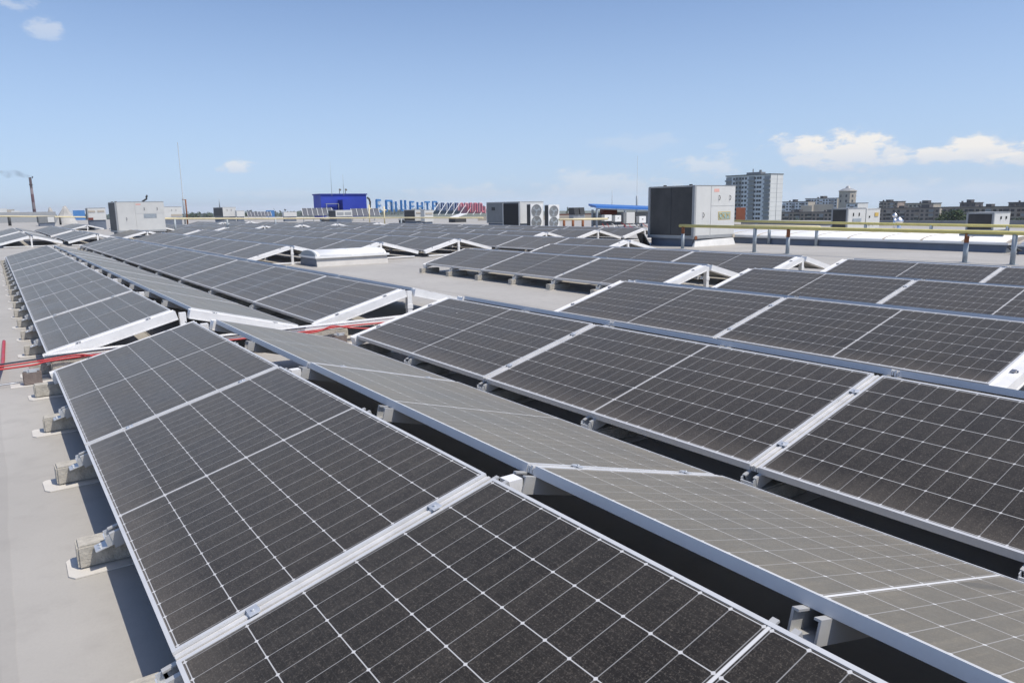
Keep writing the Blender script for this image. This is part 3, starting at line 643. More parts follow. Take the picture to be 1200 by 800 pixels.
pipe('gas_pipe', A, .09, [((p.x, p.y), p.z-.1) for p in (atd(11, 254, 111), atd(9.8, 253.5, 112), atd(70, 254, 110))], 'far yellow pipe below the long parapet wall at left', m='yellowpale', postm='dark', pw=.12)
A = [atd(*a) for a in ((176, 256, 46), (204, 256.3, 47.5), (322, 256.3, 57), (375, 255.8, 60), (480, 255.2, 56), (566, 255.4, 50))]
pipe('gas_pipe', A, .055, [((p.x, p.y), p.z-.05) for p in (atd(204.5, 256, 47.5), atd(190, 256, 46.8), atd(266, 256, 52.5), atd(322.5, 256, 57), atd(375.5, 255.5, 60), atd(470, 255.5, 56.5))], 'far yellow pipe crossing the middle distance below the roof lettering', m='yellowpale', postm='greypost', pw=.06)
A = [atd(655, 257.5, 40), atd(712, 256.5, 42)]
pipe('gas_pipe', A, .06, [((p.x, p.y), p.z-.05) for p in (atd(661, 257, 40), atd(671.5, 257, 40.3), atd(683, 257, 40.7))], 'short yellow pipe on three rusty legs right of the twin-fan condensers', m='yellowpale', postm='rust', pw=.07)
for (px, t_, b_) in ((433, 240, 255), (450.5, 242, 256)):
    c = atd(px, b_, 62); z1 = atd(px, t_, 62).z; bb_ = MB(); bb_.tube([(c.x, c.y, ZG), (c.x, c.y, z1)], .06, 8); bb_.tube([(c.x, c.y, z1-.3), (c.x+.2, c.y, z1-.3)], .05, 8)
    tag(part('vent_pipe', bb_, 'yellowpale'), 'upright yellow pipe standing before the roof lettering, '+('next to the blue box building' if px < 440 else 'under the second letter'), 'pipe', 'upright yellow pipes')

# ------------------------------------------------------------------ inverter shelter with the blue roof
D = 44; pA = atd(700, 264, D); sx0 = pA.x; sy0 = pA.y
xr = on_y(772, 262, sy0).x
e = empty('inverter_shelter', (sx0, sy0, ZG), 'open shelter with a blue sheet roof beside the largest rooftop unit', 'shelter')
H = atd(700, 241, D).z-ZG; wxs = xr-sx0
b = MB(); b.quad_prism([(-.10, .0, H-.14), (wxs+.4, .0, H-.36), (wxs+.4, 1.2, H-.20), (.35, 1.2, H+.0), (-.10, .0, H-.02), (wxs+.4, .0, H-.24), (wxs+.4, 1.2, H-.08), (.35, 1.2, H+.12)]); part('roof', b, 'roofblue', e)
b = MB(); b.bar((0, .10, H-.18), (wxs+.3, .10, H-.40), .06); b.bar((.4, 1.05, H-.06), (wxs+.3, 1.05, H-.27), .06); part('beam', b, 'greypost', e)
for x, y in ((.05, .10), (wxs*.45, .10), (wxs*.9, .10), (.5, 1.0), (wxs*.9, 1.0)):
    b = MB(); b.box(x-.05, x+.05, y-.05, y+.05, 0, H-.21-.24*x/wxs); part('post', b, 'greypost', e)
b = MB(); b.box(.5, wxs, .9, .94, .15, H-.42); part('rear_board', b, 'hvacdark', e)
def cabinet(px0, pxm, px1, t_, b_, dy, label, m='white', nm='inverter', cat='inverter'):
    y = sy0+dy; c = on_y(pxm, b_, y); x1 = on_y(px1, b_, y).x; zt_ = on_y(pxm, t_, y).z
    e = empty(nm, (c.x, y, c.z), label, cat, 'cabinets in the inverter shelter')
    b = MB(); b.box(0, x1-c.x, 0, .28, 0, zt_-c.z); part('casing', b, m, e, .012)
    b = MB(); b.box(-.22, -.002, .02, .26, .02, zt_-c.z-.02); part('heat_sink', b, 'brown' if m == 'brown' else 'hvacdark', e)
    if m == 'white': b = MB(); w_ = x1-c.x; h = zt_-c.z; b.box(w_*.4, w_*.6, -.006, -.001, h*.5, h*.62); part('display', b, 'dark', e)
cabinet(705, 708.5, 717, 252, 259.3, -.3, 'white inverter below the brown cabinet, first from the shelter post')
cabinet(718, 720.8, 728, 252.5, 260, -.3, 'white inverter second from the shelter post')
cabinet(730, 734, 744, 248.8, 262, -.3, 'tall pale inverter cabinet standing in the middle of the shelter', m='hvac')
cabinet(746, 749, 757, 253.5, 261.5, -.3, 'white inverter nearest the largest rooftop unit')
cabinet(707, 709.5, 723.5, 245, 251.5, .7, 'brown cabinet high under the blue shelter roof', m='brown', nm='switch_cabinet', cat='cabinet')
for i in range(9):
    px = 704+i*6; c = on_y(px, 263.5, sy0-.1)
    pts = [(c.x+random.uniform(-.1, .1), sy0-.15, ZG+.30), (c.x+random.uniform(-.1, .1), sy0-.33, ZG+.16), (c.x+.05+random.uniform(-.1, .1), sy0-.4, ZG+.05), (c.x+.2, sy0-.45, ZG+.02)]
    cable('cable_loop', pts, .016, ('red', 'red', 'white', 'black')[i % 4], ('red', 'red', 'white', 'black')[i % 4]+' cable looping down from the inverters to the roof', 'cable', 'cables below the inverters '+('red', 'red', 'white', 'black')[i % 4])

# ------------------------------------------------------------------ masts, chimney with smoke, vents
def mast(pts, rs, label, m='greypost', nm='lightning_mast', cat='mast', extra=None):
    b = MB(); b.tube(pts, rs, 8); o = part(nm, b, m); tag(o, label, cat, 'thin masts on the roofs'); return o
def mast_px(px, t_, b_, D, r0, r1, label, lower=None, zbase=None, m='greypost'):
    c = atd(px, b_, D); tp = atd(px, t_, D); z0 = ZG if zbase is None else zbase
    pts = [(c.x, c.y, z0)]; rs = [r0]
    if lower: zl = atd(px, lower, D).z; pts += [(c.x, c.y, zl), (c.x, c.y, zl+.02)]; rs += [r0, r1]
    pts += [(c.x, c.y, tp.z)]; rs += [r1*.7]
    return mast(pts, rs, label, m)
mast_px(216, 167, 250, 90, .09, .05, 'tallest thin mast on the left, rising beside the pale unit', lower=232)
c = atd(218.8, 250, 88); b = MB(); z1 = atd(218.8, 234, 88).z; b.tube([(c.x, c.y, ZG), (c.x, c.y, z1)], .075, 8); b.tube([(c.x-.35, c.y, z1), (c.x+.1, c.y, z1)], .035, 6); tag(part('vent_stack', b, 'rust'), 'short rusty stack at the foot of the tallest mast', 'flue')
mast_px(746, 183, 262, 50, .07, .016, 'thin mast with a thick foot behind the blue shelter roof', lower=230)
mast_px(717, 223, 262, 58, .03, .025, 'short thin aerial behind the blue shelter roof', m='greypost')
mast_px(389, 190, 229, 132, .04, .025, 'taller aerial on the blue box building', zbase=atd(389, 229.5, 132).z)
mast_px(403, 205, 229, 132, .05, .035, 'shorter aerial on the blue box building', zbase=atd(403, 229.5, 132).z)
mast_px(257.5, 233, 243, 85.5, .06, .04, 'stub aerial on the distant white unit with a dark side', zbase=atd(257.5, 243, 85.5).z+.0)
for (px, t_, b_, r) in ((1047.5, 249.5, 268, .10), (1053, 254, 268, .16)):
    c = atd(px, b_, 34.5); zt_ = atd(px, t_, 34.5).z; h = zt_-ZG; b = MB()
    b.tube([(c.x, c.y, ZG), (c.x, c.y, zt_-r*1.6)], r*.5, 12)
    N_ = 9; b.tube([(c.x, c.y, zt_-r*2*(1-i/N_)) for i in range(N_+1)], [max(.02, r*math.sin(math.pi*(.12+.88*i/N_))) for i in range(N_+1)], 16)
    tag(part('turbine_vent', b, 'silver'), ('smaller' if r < .12 else 'larger')+' shiny round vent before the right housing block', 'roof vent', 'shiny round vents')
# chimney
def chimney_mat():
    m = bpy.data.materials.new('banded_chimney'); m.use_nodes = True; t = NT(m.node_tree); b = m.node_tree.nodes['Principled BSDF']
    sp = t.n('SeparateXYZ'); t.put(sp.inputs[0], t.n('TexCoord').outputs['Object'])
    f = t.m('FRACT', t.m('MULTIPLY', sp.outputs[2], 1/15.)); c = t.mix(t.m('GREATER_THAN', f, .55), (.10, .04, .05), (.22, .18, .19)); c = t.mix(t.m('GREATER_THAN', sp.outputs[2], 44.), c, (.05, .03, .035))
    t.put(b.inputs['Base Color'], c); b.inputs['Roughness'].default_value = .8; return m
c = atd(40.5, 249, 900); tp = atd(40.5, 208, 900); h = tp.z-GZ
b = MB(); b.tube([(0, 0, 0), (0, 0, h*.5), (0, 0, h)], [1.7, 1.4, 1.15], 16); b.tube([(0, 0, h*.86), (0, 0, h*.875)], 1.7, 16)
o = part('chimney', b, chimney_mat()); o.location = (c.x, c.y, GZ); tag(o, 'tall red and white banded chimney far off at the left', 'chimney')
sm = bpy.data.materials.new('thin_smoke'); sm.use_nodes = True; t = NT(sm.node_tree); sm.node_tree.nodes.clear()
pv = t.n('VolumePrincipled'); pv.inputs['Color'].default_value = (.10, .10, .115, 1)
t.put(pv.inputs['Density'], t.ramp(t.noise(t.n('TexCoord').outputs['Object'], .11, 4, .6), .46, .70, 0, .07)); oo = t.n('OutputMaterial'); sm.node_tree.links.new(pv.outputs[0], oo.inputs['Volume'])
pts = [atd(*a) for a in ((38, 207.8, 900), (33, 207, 898), (26, 205, 895), (18, 203, 892), (8, 204.5, 890), (-8, 206, 888))]
b = MB(); b.tube(pts, [1.2, 2.2, 3.0, 3.6, 4.2, 4.5], 12); o = b.mesh('smoke', sm); tag(obj('smoke', o), 'thin dark smoke drifting left from the banded chimney', 'smoke', kind='stuff')

# ------------------------------------------------------------------ far roof: parapet, pyramids, blue building, lettering, tilted panels
def slab(name, px0, px1, t_, b_, D, m, label, cat, th=.4, zb=None, group=None):
    a, c = atd(px0, b_, D), atd(px1, b_, D); zt_ = atd((px0+px1)/2, t_, D).z; z0 = ZG if zb is None else zb
    d = Vector((c.x-a.x, c.y-a.y, 0)).normalized(); n = Vector((-d.y, d.x, 0))
    if n.dot(Vector((a.x-CAM.x, a.y-CAM.y, 0))) < 0: n = -n
    A_, C_ = Vector((a.x, a.y, 0)), Vector((c.x, c.y, 0))
    b = MB(); b.quad_prism([A_+Vector((0, 0, z0)), C_+Vector((0, 0, z0)), C_+n*th+Vector((0, 0, z0)), A_+n*th+Vector((0, 0, z0)), A_+Vector((0, 0, zt_)), C_+Vector((0, 0, zt_)), C_+n*th+Vector((0, 0, zt_)), A_+n*th+Vector((0, 0, zt_))])
    o = part(name, b, m)
    if label: tag(o, label, cat, group)
    return o
slab('parapet_wall', -40, 66, 248.8, 255, 150, 'hvacedge', 'long pale grey parapet wall on the far roof at left', 'wall')
def pyramid(px0, px1, t_, b_, D, m, label):
    c = atd((px0+px1)/2, b_, D); w_ = (px1-px0)/F*D/2; h = atd((px0+px1)/2, t_, D).z-ZG
    b = MB(); n = 9; rs = [1, .70, .46, .26, .10]; pts = [(0, 0, h*q) for q in (0, .28, .56, .82, 1)]
    b.tube(pts, [w_*q for q in rs], n)
    for i, v in enumerate(b.v): b.v[i] = (v[0]*random.uniform(.9, 1.08), v[1]*random.uniform(.9, 1.08), v[2]*random.uniform(.95, 1.03))
    b.sm = [False]*len(b.f); o = part('heap', b, m); o.location = (c.x, c.y, ZG); tag(o, label, 'heap', 'pale heaps on the far roof')
pyramid(66, 89, 241.5, 257, 120, 'heap', 'larger pale conical heap beyond the parapet wall at left')
pyramid(53, 67, 243, 255, 158, 'heap', 'smaller pale conical heap half hidden by the larger one')
# blue box building
D = 140; cA = atd(376.5, 245, D); xa = cA.x; ya = cA.y; x1 = on_y(430, 245, ya).x; yb_ = on_x(368, 245, xa).y
zt_ = atd(376.5, 228.5, D).z
e = empty('blue_building', (xa, ya, ZG), 'bright blue box-shaped rooftop building in the distance', 'building')
b = MB(); b.box(0, x1-xa, 0, yb_-ya, 0, zt_-ZG); part('wall', b, 'blue', e)
b = MB(); b.box(-.15, x1-xa+.15, -.15, yb_-ya+.15, zt_-ZG+.003, zt_-ZG+.22); part('roof', b, 'bluedark', e)
xd0 = on_y(402, 245, ya-2.2).x-xa; xd1 = on_y(417, 245, ya-2.2).x-xa; zd = on_y(402, 234, ya-2.2).z-ZG
b = MB(); b.box(xd0, xd1, -2.2, -.02, 0, zd); part('porch', b, 'blue', e)
b = MB(); b.box(xd0-.02, xd0-.005, -2.1, -.1, .1, zd-.1); part('door', b, 'bluedark', e)
b = MB(); zr_ = on_y(385, 238.5, ya-1).z-ZG; b.box(.6, xd0-.3, -1.1, -.3, zr_-.12, zr_); b.box(.6, .7, -1.1, -1.0, 0, zr_-.12); b.box(xd0-.4, xd0-.3, -1.1, -1.0, 0, zr_-.12); part('canopy', b, 'hvacedge', e)
for px in (398, 405):
    q = on_y(px, 228, ya+1); b = MB(); b.tube([(q.x-xa, 1, zt_-ZG+.22), (q.x-xa, 1, zt_-ZG+.9)], .05, 6); b.tube([(q.x-xa, .9, zt_-ZG+.85), (q.x-xa, .7, zt_-ZG+.95)], [.08, .24], 12); part('dish_antenna', b, 'dark', e)
q0 = atd(430, 232, 139); b = MB(); b.tube([atd(430, 231.5, 139), atd(432.5, 233, 139), atd(433.8, 237, 139), atd(433.5, 243, 139), Vector((atd(433.5, 249, 139).x, atd(433.5, 249, 139).y, ZG))], .18, 8); tag(part('duct_hose', b, 'dark'), 'dark curved pipe coming off the corner of the blue building', 'pipe')
# lettering
G = {'Е': [((0, 0), (0, 1)), ((0, 0), (1, 0)), ((0, .5), (.85, .5)), ((0, 1), (1, 1))], 'П': [((0, 0), (0, 1)), ((1, 0), (1, 1)), ((0, 1), (1, 1))],
     'І': [((.5, 0), (.5, 1))], 'Ц': [((0, .1), (0, 1)), ((.85, .1), (.85, 1)), ((0, .1), (1.05, .1)), ((1.05, -.1), (1.05, .1))],
     'Н': [((0, 0), (0, 1)), ((1, 0), (1, 1)), ((0, .5), (1, .5))], 'Т': [((.5, 0), (.5, 1)), ((0, 1), (1, 1))], 'Р': [((0, 0), (0, 1)), ((0, 1), (1, 1)), ((1, .5), (1, 1)), ((0, .5), (1, .5))]}
sign = empty('roof_sign', tuple(atd(441, 250, 140).xy)+(ZG,), 'large blue roof lettering ЕПІЦЕНТР standing on a frame', 'sign')
so = Vector(sign.location)
LET = [('Е', 441.8, 446, 234.5, 248, 140), ('П', 453, 459.3, 235.3, 248.3, 145), ('І', 462.5, 466, 236, 248.3, 150), ('Ц', 470.5, 476, 234.5, 248, 155), ('Е', 481, 485, 236.6, 247.5, 160), ('Н', 489.5, 495, 236.8, 246.8, 165), ('Т', 498.5, 503.5, 236.8, 246.3, 171), ('Р', 507.5, 511.8, 236.5, 246.5, 177)]
for ch, a0, a1, t_, b_, D in LET:
    p0, p1 = atd(a0, b_, D), atd(a1, b_, D+3); hgt = atd(a0, t_, D).z-p0.z; d = Vector((p1.x-p0.x, p1.y-p0.y, 0)); back = Vector((d.y, -d.x, 0)).normalized()*-.35
    b = MB(); sw = .26
    for i, ((x0_, z0_), (x1_, z1_)) in enumerate(G[ch]):
        q0 = p0+d*x0_+Vector((0, 0, hgt*z0_))-so; q1 = p0+d*x1_+Vector((0, 0, hgt*z1_))-so
        if x0_ != x1_: off_ = (q1-q0).normalized()*.19; q0 -= off_; q1 += off_
        b.bar(q0, q1, sw+.12*(x0_ == x1_), .36+.003*i, up=Vector((0, 0, 1)) if x0_ != x1_ else d.normalized())
    part('letter', b, 'signblue', sign)
    b = MB(); bk = Vector((d.y, -d.x, 0)).normalized()*1.0
    for s_ in (.1, .9):
        q = p0+d*s_-so; b.bar(q+Vector((0, 0, hgt*.95))-bk*.25, Vector((q.x, q.y, 0))+bk*1.4-Vector((0, 0, 0)), .05)
        b.bar(Vector((q.x, q.y, 0))-bk*.25, q+Vector((0, 0, hgt*.9))-bk*.25, .045)
    part('support_frame', b, 'greypost', sign)
# second, obliquely seen part of the lettering: dark backs, then red and pink ones
sign2 = empty('roof_sign', tuple(atd(520, 250, 150).xy)+(ZG,), 'oblique roof sign of navy then red and pink letter boxes held by white diagonal struts', 'sign'); so = Vector(sign2.location)
for i in range(20):
    px = 513+i*2.75; D = 150-i*1.2; t_ = 238-.0*i+(.6 if i % 2 else -.4); b_ = 248.5
    p0 = atd(px, b_, D)-so; zt_ = atd(px, t_, D).z-ZG; zb_ = p0.z
    m = 'signnavy' if i < 9 else ('signred' if i % 3 else 'signpink')
    b = MB(); kind = i % 4; w_ = .16; x = p0.x; y = p0.y
    b.box(x-w_/2, x+w_/2, y, y+.5, zb_, zt_)
    if kind in (0, 2): b.box(x+w_/2+.001, x+.42, y, y+.48, zt_-.28, zt_-.002)
    if kind in (1, 2): b.box(x+w_/2+.001, x+.42, y, y+.47, (zt_+zb_)/2-.12, (zt_+zb_)/2+.14)
    if kind in (0, 3): b.box(x+w_/2+.001, x+.40, y, y+.46, zb_+.002, zb_+.28)
    part('letter', b, m, sign2)
for i in range(8):
    px = 505+i*8.2; p0 = atd(px, 253, 128)-so; p1 = atd(px+10, 237, 138)-so
    b = MB(); b.bar(Vector((p0.x, p0.y, .1)), p1, .08); b.bar(Vector((p1.x, p1.y, .1)), p1, .07); part('strut', b, 'white', sign2)
b = MB(); p0, p1 = atd(540, 251, 137)-so, atd(569, 251, 131)-so; b.bar(Vector((p0.x, p0.y, .9)), Vector((p1.x, p1.y, .9)), .2, 1.2); part('base_board', b, 'signpink', sign2)
b = MB(); p0, p1 = atd(505, 251, 150)-so, atd(540, 251, 137)-so; b.bar(Vector((p0.x, p0.y, .5)), Vector((p1.x, p1.y, .5)), .2, .6); part('base_board', b, 'hvacdark', sign2)
# tilted ground-mount style panels
def tilted(px0, px1, t_, b_, D, n, label):
    a, c = atd(px0, b_, D), atd(px1, b_, D); d = Vector((c.x-a.x, c.y-a.y, 0)); L_ = d.length; d.normalize(); nrm = Vector((-d.y, d.x, 0))
    if nrm.dot(Vector((a.x-CAM.x, a.y-CAM.y, 0))) < 0: nrm = -nrm
    z0 = max(a.z-ZG, .12); z1 = atd(px0, t_, D).z-ZG
    e = empty('tilted_panel_rack', (a.x, a.y, ZG), label, 'solar panels', 'tilted panel racks far off')
    w_ = L_/n
    for i in range(n):
        p = d*(i*w_); q = d*((i+.93)*w_); lean = d*-.25*w_
        lo, hi = Vector((0, 0, z0)), Vector((0, 0, z1))+nrm*.8+lean
        th = Vector((0, 0, -.05))
        b = MB(); b.quad_prism([p+lo+th, q+lo+th, q+hi+th, p+hi+th, p+lo, q+lo, q+hi, p+hi]); part('solar_panel', b, 'panelfar', e)
    b = MB()
    for i in range(n+1): p = d*(min(i*w_, L_*.99)-.03); b.bar(p+Vector((0, 0, z0))-nrm*.06, p+Vector((0, 0, z1))+nrm*.74-d*.25*w_, .035)
    part('frame', b, 'white', e)
    b = MB()
    for i in range(0, n+1, 2): p = d*(i*w_*.98); b.bar(p+Vector((0, 0, 0)), p+Vector((0, 0, z0)), .08); b.bar(p+nrm*.8+Vector((0, 0, 0)), p+nrm*.8+Vector((0, 0, z1-.1)), .08)
    part('leg', b, 'hvacedge', e)
M['panelfar'] = mat('distant_panel_glass', (.13, .135, .15), .25, 0, .15, .5)
tilted(355.5, 391, 244, 252.8, 88, 6, 'rack of tilted panels before the blue box building, left of the wide white unit')
tilted(413, 446, 244.5, 253, 88, 5, 'rack of tilted panels right of the wide white unit')
tilted(291, 319, 248.3, 253.5, 120, 7, 'smallest rack of tilted panels far off, left of the blue box building')
def lid(px, py, D, s_, m, label):                      # propped roof hatch
    c = atd(px, py, D); e = empty('roof_hatch', (c.x, c.y, ZG), label, 'roof hatch', 'propped roof hatches')
    b = MB(); b.box(-s_, s_, -s_, s_, 0, .35); part('curb', b, 'dark', e)
    b = MB(); b.quad_prism([(-s_*1.1, -s_, .38), (s_*1.1, -s_, .75), (s_*1.1, s_, .75), (-s_*1.1, s_, .38), (-s_*1.1, -s_, .44), (s_*1.1, -s_, .81), (s_*1.1, s_, .81), (-s_*1.1, s_, .44)]); part('lid', b, m, e)
lid(384, 253, 80, .6, 'hvacedge', 'propped grey hatch between tilted panels and the wide white unit')
lid(478, 253, 66, .6, 'hvacedge', 'propped grey hatch under the Е of the roof lettering')
lid(536, 254, 70, .6, 'white', 'propped white hatch in front of the oblique red sign')
# twin dark dry cooler
c = atd(673, 253, 72); e = empty('dry_cooler', (c.x, c.y, ZG), 'twin dark cooler boxes right of the twin-fan condensers', 'rooftop unit')
w_ = 17/F*72/2
for i in range(2):
    x = i*w_*.98; h = atd(673, 243.3, 72).z-ZG; b = MB(); b.quad_prism([(x+.08, 0, .5), (x+w_*.93, 0, .5), (x+w_*.93, .9, .5), (x+.08, .9, .5), (x, .1, h), (x+w_*.88, .1, h), (x+w_*.88, .9, h), (x, .9, h)]); part('cooler_box', b, 'dark', e)
b = MB(); b.box(0, w_*2, .1, .8, 0, .49); part('base_frame', b, 'hvacedge', e)
# low walls of the roof edge
slab('parapet_wall', 640, 712, 250.5, 256, 78, 'brown', 'low dark red parapet right of the twin-fan condensers', 'wall', .3)
slab('parapet_wall', 868, 1260, 258.5, 268, 47, 'hvacdark', 'long dark parapet along the roof edge at right, behind the pipes', 'wall', .3)
slab('parapet_wall', 560, 712, 252.5, 257, 76, 'beige', 'low beige parapet beyond the condensers', 'wall', .3)

# ------------------------------------------------------------------ city: housing blocks, towers
WIN = MB(); WIN.box(-.06, .05, 0, 1.9, 0, 1.6); WIN = WIN.mesh('window', M['glass'])
WINY = MB(); WINY.box(0, 1.5, -.06, .05, 0, 1.5); WINY = WINY.mesh('window', M['glass'])
BALX = MB(); BALX.box(-1.0, -.002, 0, 3.2, 0, 1.05); BALX = [BALX.mesh('balcony', M[m]) for m in ('glasspale', 'brick', 'beige')]
BALG = MB(); BALG.box(-.85, -.004, .1, 3.1, 1.06, 2.55); BALG = [BALG.mesh('balcony_glazing', M[m]) for m in ('glass', 'dark', 'glasspale')]
def block(name, px0, px1, pyt, D, label, wall='brick', roofm='brickdark', depth=12, floor=2.9, pitch=3.3, bal=4, endm=None, maxf=5, cat='apartment block', gable=True, roofbox=True):
    a = atd(px1, pyt, D)                             # near corner, right in the picture
    x = a.x; zt_ = a.z; y0 = a.y; y1 = on_x(px0, pyt, x).y
    Ly = y1-y0
    e = empty(name, (x, y0, GZ), label, cat, 'housing blocks beyond the roof'); Ht = zt_-GZ
    b = MB(); b.box(0, depth, 0, Ly, 0, Ht); part('wall', b, wall, e)
    b = MB(); b.box(-.4, depth+.4, -.4, Ly+.4, Ht+.003, Ht+.6); part('roof', b, roofm, e)
    if endm:
        b = MB(); b.box(0, depth, -.25, -.004, 0, Ht); part('gable', b, endm, e)
    nc = int(Ly/pitch); nfl = min(max(1, int((Ht-1)/floor)), maxf); pitch_ = Ly/max(1, nc); wins = []; bals = []
    for f_ in range(nfl):
        z = Ht-.7-(f_+1)*floor+.9
        for c_ in range(nc):
            y = c_*pitch_+.6
            if bal and c_ % bal == 1: bals.append((y-.4, z-.9))
            else: wins.append((y, z))
    for (y, z) in wins[:95]: obj('window', WIN, e, (0, y, z))
    for (y, z) in bals[:60]:
        g = obj('balcony', random.choice(BALX), e, (0, y, z))
        if random.random() < .8: obj('balcony_glazing', random.choice(BALG), g)
    for lst, nm, (dx0, dx1, w_, h_), m_ in ((wins[95:], 'window', (-.06, .05, 1.9, 1.6), 'glass'), (bals[60:], 'balcony', (-1.0, -.002, 3.2, 1.05), 'glasspale')):
        if lst:
            b = MB()
            for (y, z) in lst: b.box(dx0, dx1, y, y+w_, z, z+h_)
            part(nm, b, m_, e)['kind'] = 'stuff'
    if roofbox:
        for i in range(max(1, int(Ly/22))):
            yy = random.uniform(.1, .75)*Ly; b = MB(); b.box(depth*.3, depth*.7, yy, yy+random.uniform(3, 6), Ht+.601, Ht+random.uniform(1.8, 3.0)); b.box(depth*.4, depth*.5, yy+7, yy+8, Ht+.601, Ht+1.8); part('stair_hut', b, roofm, e)
    return e, Ht, Ly
# the tall tower block
a = atd(903, 204.5, 520); x = a.x; y0 = a.y; Ly = on_x(851.5, 204.5, x).y-y0; dx = on_y(917.5, 205, y0).x-x; Ht = a.z-GZ
e = empty('tower_block', (x, y0, GZ), 'tallest white panel tower block with rows of dark balconies, right of the largest rooftop unit', 'apartment block')
b = MB(); b.box(0, dx, 0, Ly, 0, Ht); part('wall', b, 'panelgrey', e)
b = MB(); b.box(-.02, dx+.02, -.35, -.01, 0, Ht); gb = part('gable', b, 'panelwhite', e)
b = MB(); b.box(dx*.50, dx*.54, -.40, -.351, 0, Ht)
for i in range(14): b.box(0, dx, -.37, -.3505, Ht-i*2.95-.12, Ht-i*2.95)
part('panel_joint', b, 'hvacedge', gb)
b = MB(); b.box(-.5, dx+.3, -.5, Ly+.5, Ht+.003, Ht+.7); rf = part('roof', b, 'hvacdark', e)
b = MB(); b.box(dx*.3, dx*.7, Ly*.30, Ly*.62, Ht+.703, Ht+2.2); b.box(dx*.4, dx*.5, Ly*.33, Ly*.36, Ht+2.21, Ht+3.6); b.box(dx*.4, dx*.45, Ly*.5, Ly*.51, Ht+2.21, Ht+4.5); part('machine_room', b, 'hvacdark', rf)
TW = MB(); TW.box(-.06, .05, 0, 1.7, 0, 1.5); TW = TW.mesh('window', M['glass'])
TB = MB(); TB.box(-1.2, -.01, 0, 5.0, 0, 1.0); TB = TB.mesh('balcony', M['glasspale']); TBG = MB(); TBG.box(-.05, -.012, .1, 4.9, 1.01, 2.85); TBG = TBG.mesh('balcony_recess', M['hvacedge'])
fl = 2.95
for f_ in range(13):
    z = Ht-.6-(f_+1)*fl+.9
    for u in (.155, .215, .30, .36, .43, .635, .70, .755): 
        if f_ < 12: obj('window', TW, e, (0, (1-u-.02)*Ly-1.2, z))
    for u in (.03, .26, .56, .91):
        g = obj('balcony', TB, e, (0, (1-u)*Ly-3.6, z-.9)); obj('balcony_recess', TBG, g)
slab('orange_building', 862, 873, 243.5, 262, 430, 'orange', 'orange brick building at the foot of the tower block', 'building', 10, GZ)

block('apartment_block', 916, 985, 249, 600, 'low dark apartment block just right of the tower block', 'brick', bal=3)
block('apartment_block', 917, 947, 236.5, 800, 'grey block with flat pale roofs behind the low dark one', 'panelgrey', endm='beige', bal=3, maxf=3)
block('apartment_block', 944, 981, 232.5, 840, 'dark-roofed block left of the octagonal tower', 'panelgrey', 'brickdark', depth=20, endm='beige', bal=4, maxf=3)
slab('gable_building', 938, 951, 241, 250, 740, 'beige', 'pale gabled house left of the dark-roofed block', 'building', 9, GZ)
slab('gable_building', 953, 976, 239.5, 250, 745, 'beige', 'wide pale building below the dark-roofed block', 'building', 9, GZ)
block('apartment_block', 992, 1005, 238.5, 780, 'dark block beside the octagonal tower, white end wall', 'panelgrey', depth=18, endm='panelwhite', bal=3, maxf=3, roofbox=False)
block('apartment_block', 1029, 1101, 244, 620, 'brown five-storey block behind the shiny vents', 'brick', depth=14, bal=3, endm='beige')
block('apartment_block', 1031, 1052, 236.5, 760, 'taller grey block rising behind the brown five-storey block', 'brick', depth=14, bal=3, maxf=3)
block('apartment_block', 1060, 1094, 238.5, 740, 'beige block rising behind the right end of the brown one', 'beige', depth=14, bal=0, maxf=2)
block('apartment_block', 1104, 1235, 242.5, 560, 'long dark housing block at the right edge behind the tree', 'brick', depth=14, bal=3)
block('apartment_block', 1125, 1143, 238, 700, 'small dark block peeking over the long housing block, left', 'brickdark', depth=14, bal=0, maxf=2)
block('apartment_block', 1182, 1215, 237.5, 700, 'small dark block peeking over the long housing block, right', 'brickdark', depth=14, bal=0, maxf=2)
# octagonal tower
c = atd(992, 248, 820); r_ = 10/F*820; zt_ = atd(992, 224.5, 820).z-GZ; zp_ = atd(992, 218, 820).z-GZ
e = empty('octagonal_tower', (c.x, c.y, GZ), 'pale octagonal tower with a pointed dome roof', 'tower')
b = MB(); b.tube([(0, 0, 0), (0, 0, zt_)], r_*.86, 8); b.sm = [False]*len(b.f); part('wall', b, 'beige', e)
b = MB(); b.tube([(0, 0, zt_), (0, 0, zt_+.8)], r_*.93, 8); part('cornice', b, 'beige', e)
b = MB(); b.tube([(0, 0, zt_+.81), (0, 0, zt_+(zp_-zt_)*.45), (0, 0, zt_+(zp_-zt_)*.6), (0, 0, zp_)], [r_*.88, r_*.60, r_*.30, r_*.12], 8); b.sm = [False]*len(b.f); part('dome', b, 'hvacedge', e)
for k in range(8):
    a_ = (k+.5)*math.pi/4; n_ = Vector((math.cos(a_), math.sin(a_), 0))*(r_*.86*math.cos(math.pi/8)+.05); tz = n_.normalized().cross(Vector((0, 0, 1)))
    for zz_ in (.62, .80): b = MB(); b.bar(n_+Vector((0, 0, zt_*zz_)), n_+Vector((0, 0, zt_*zz_+2.4)), 1.6, .12, up=n_.normalized()); part('window', b, 'glass', e)

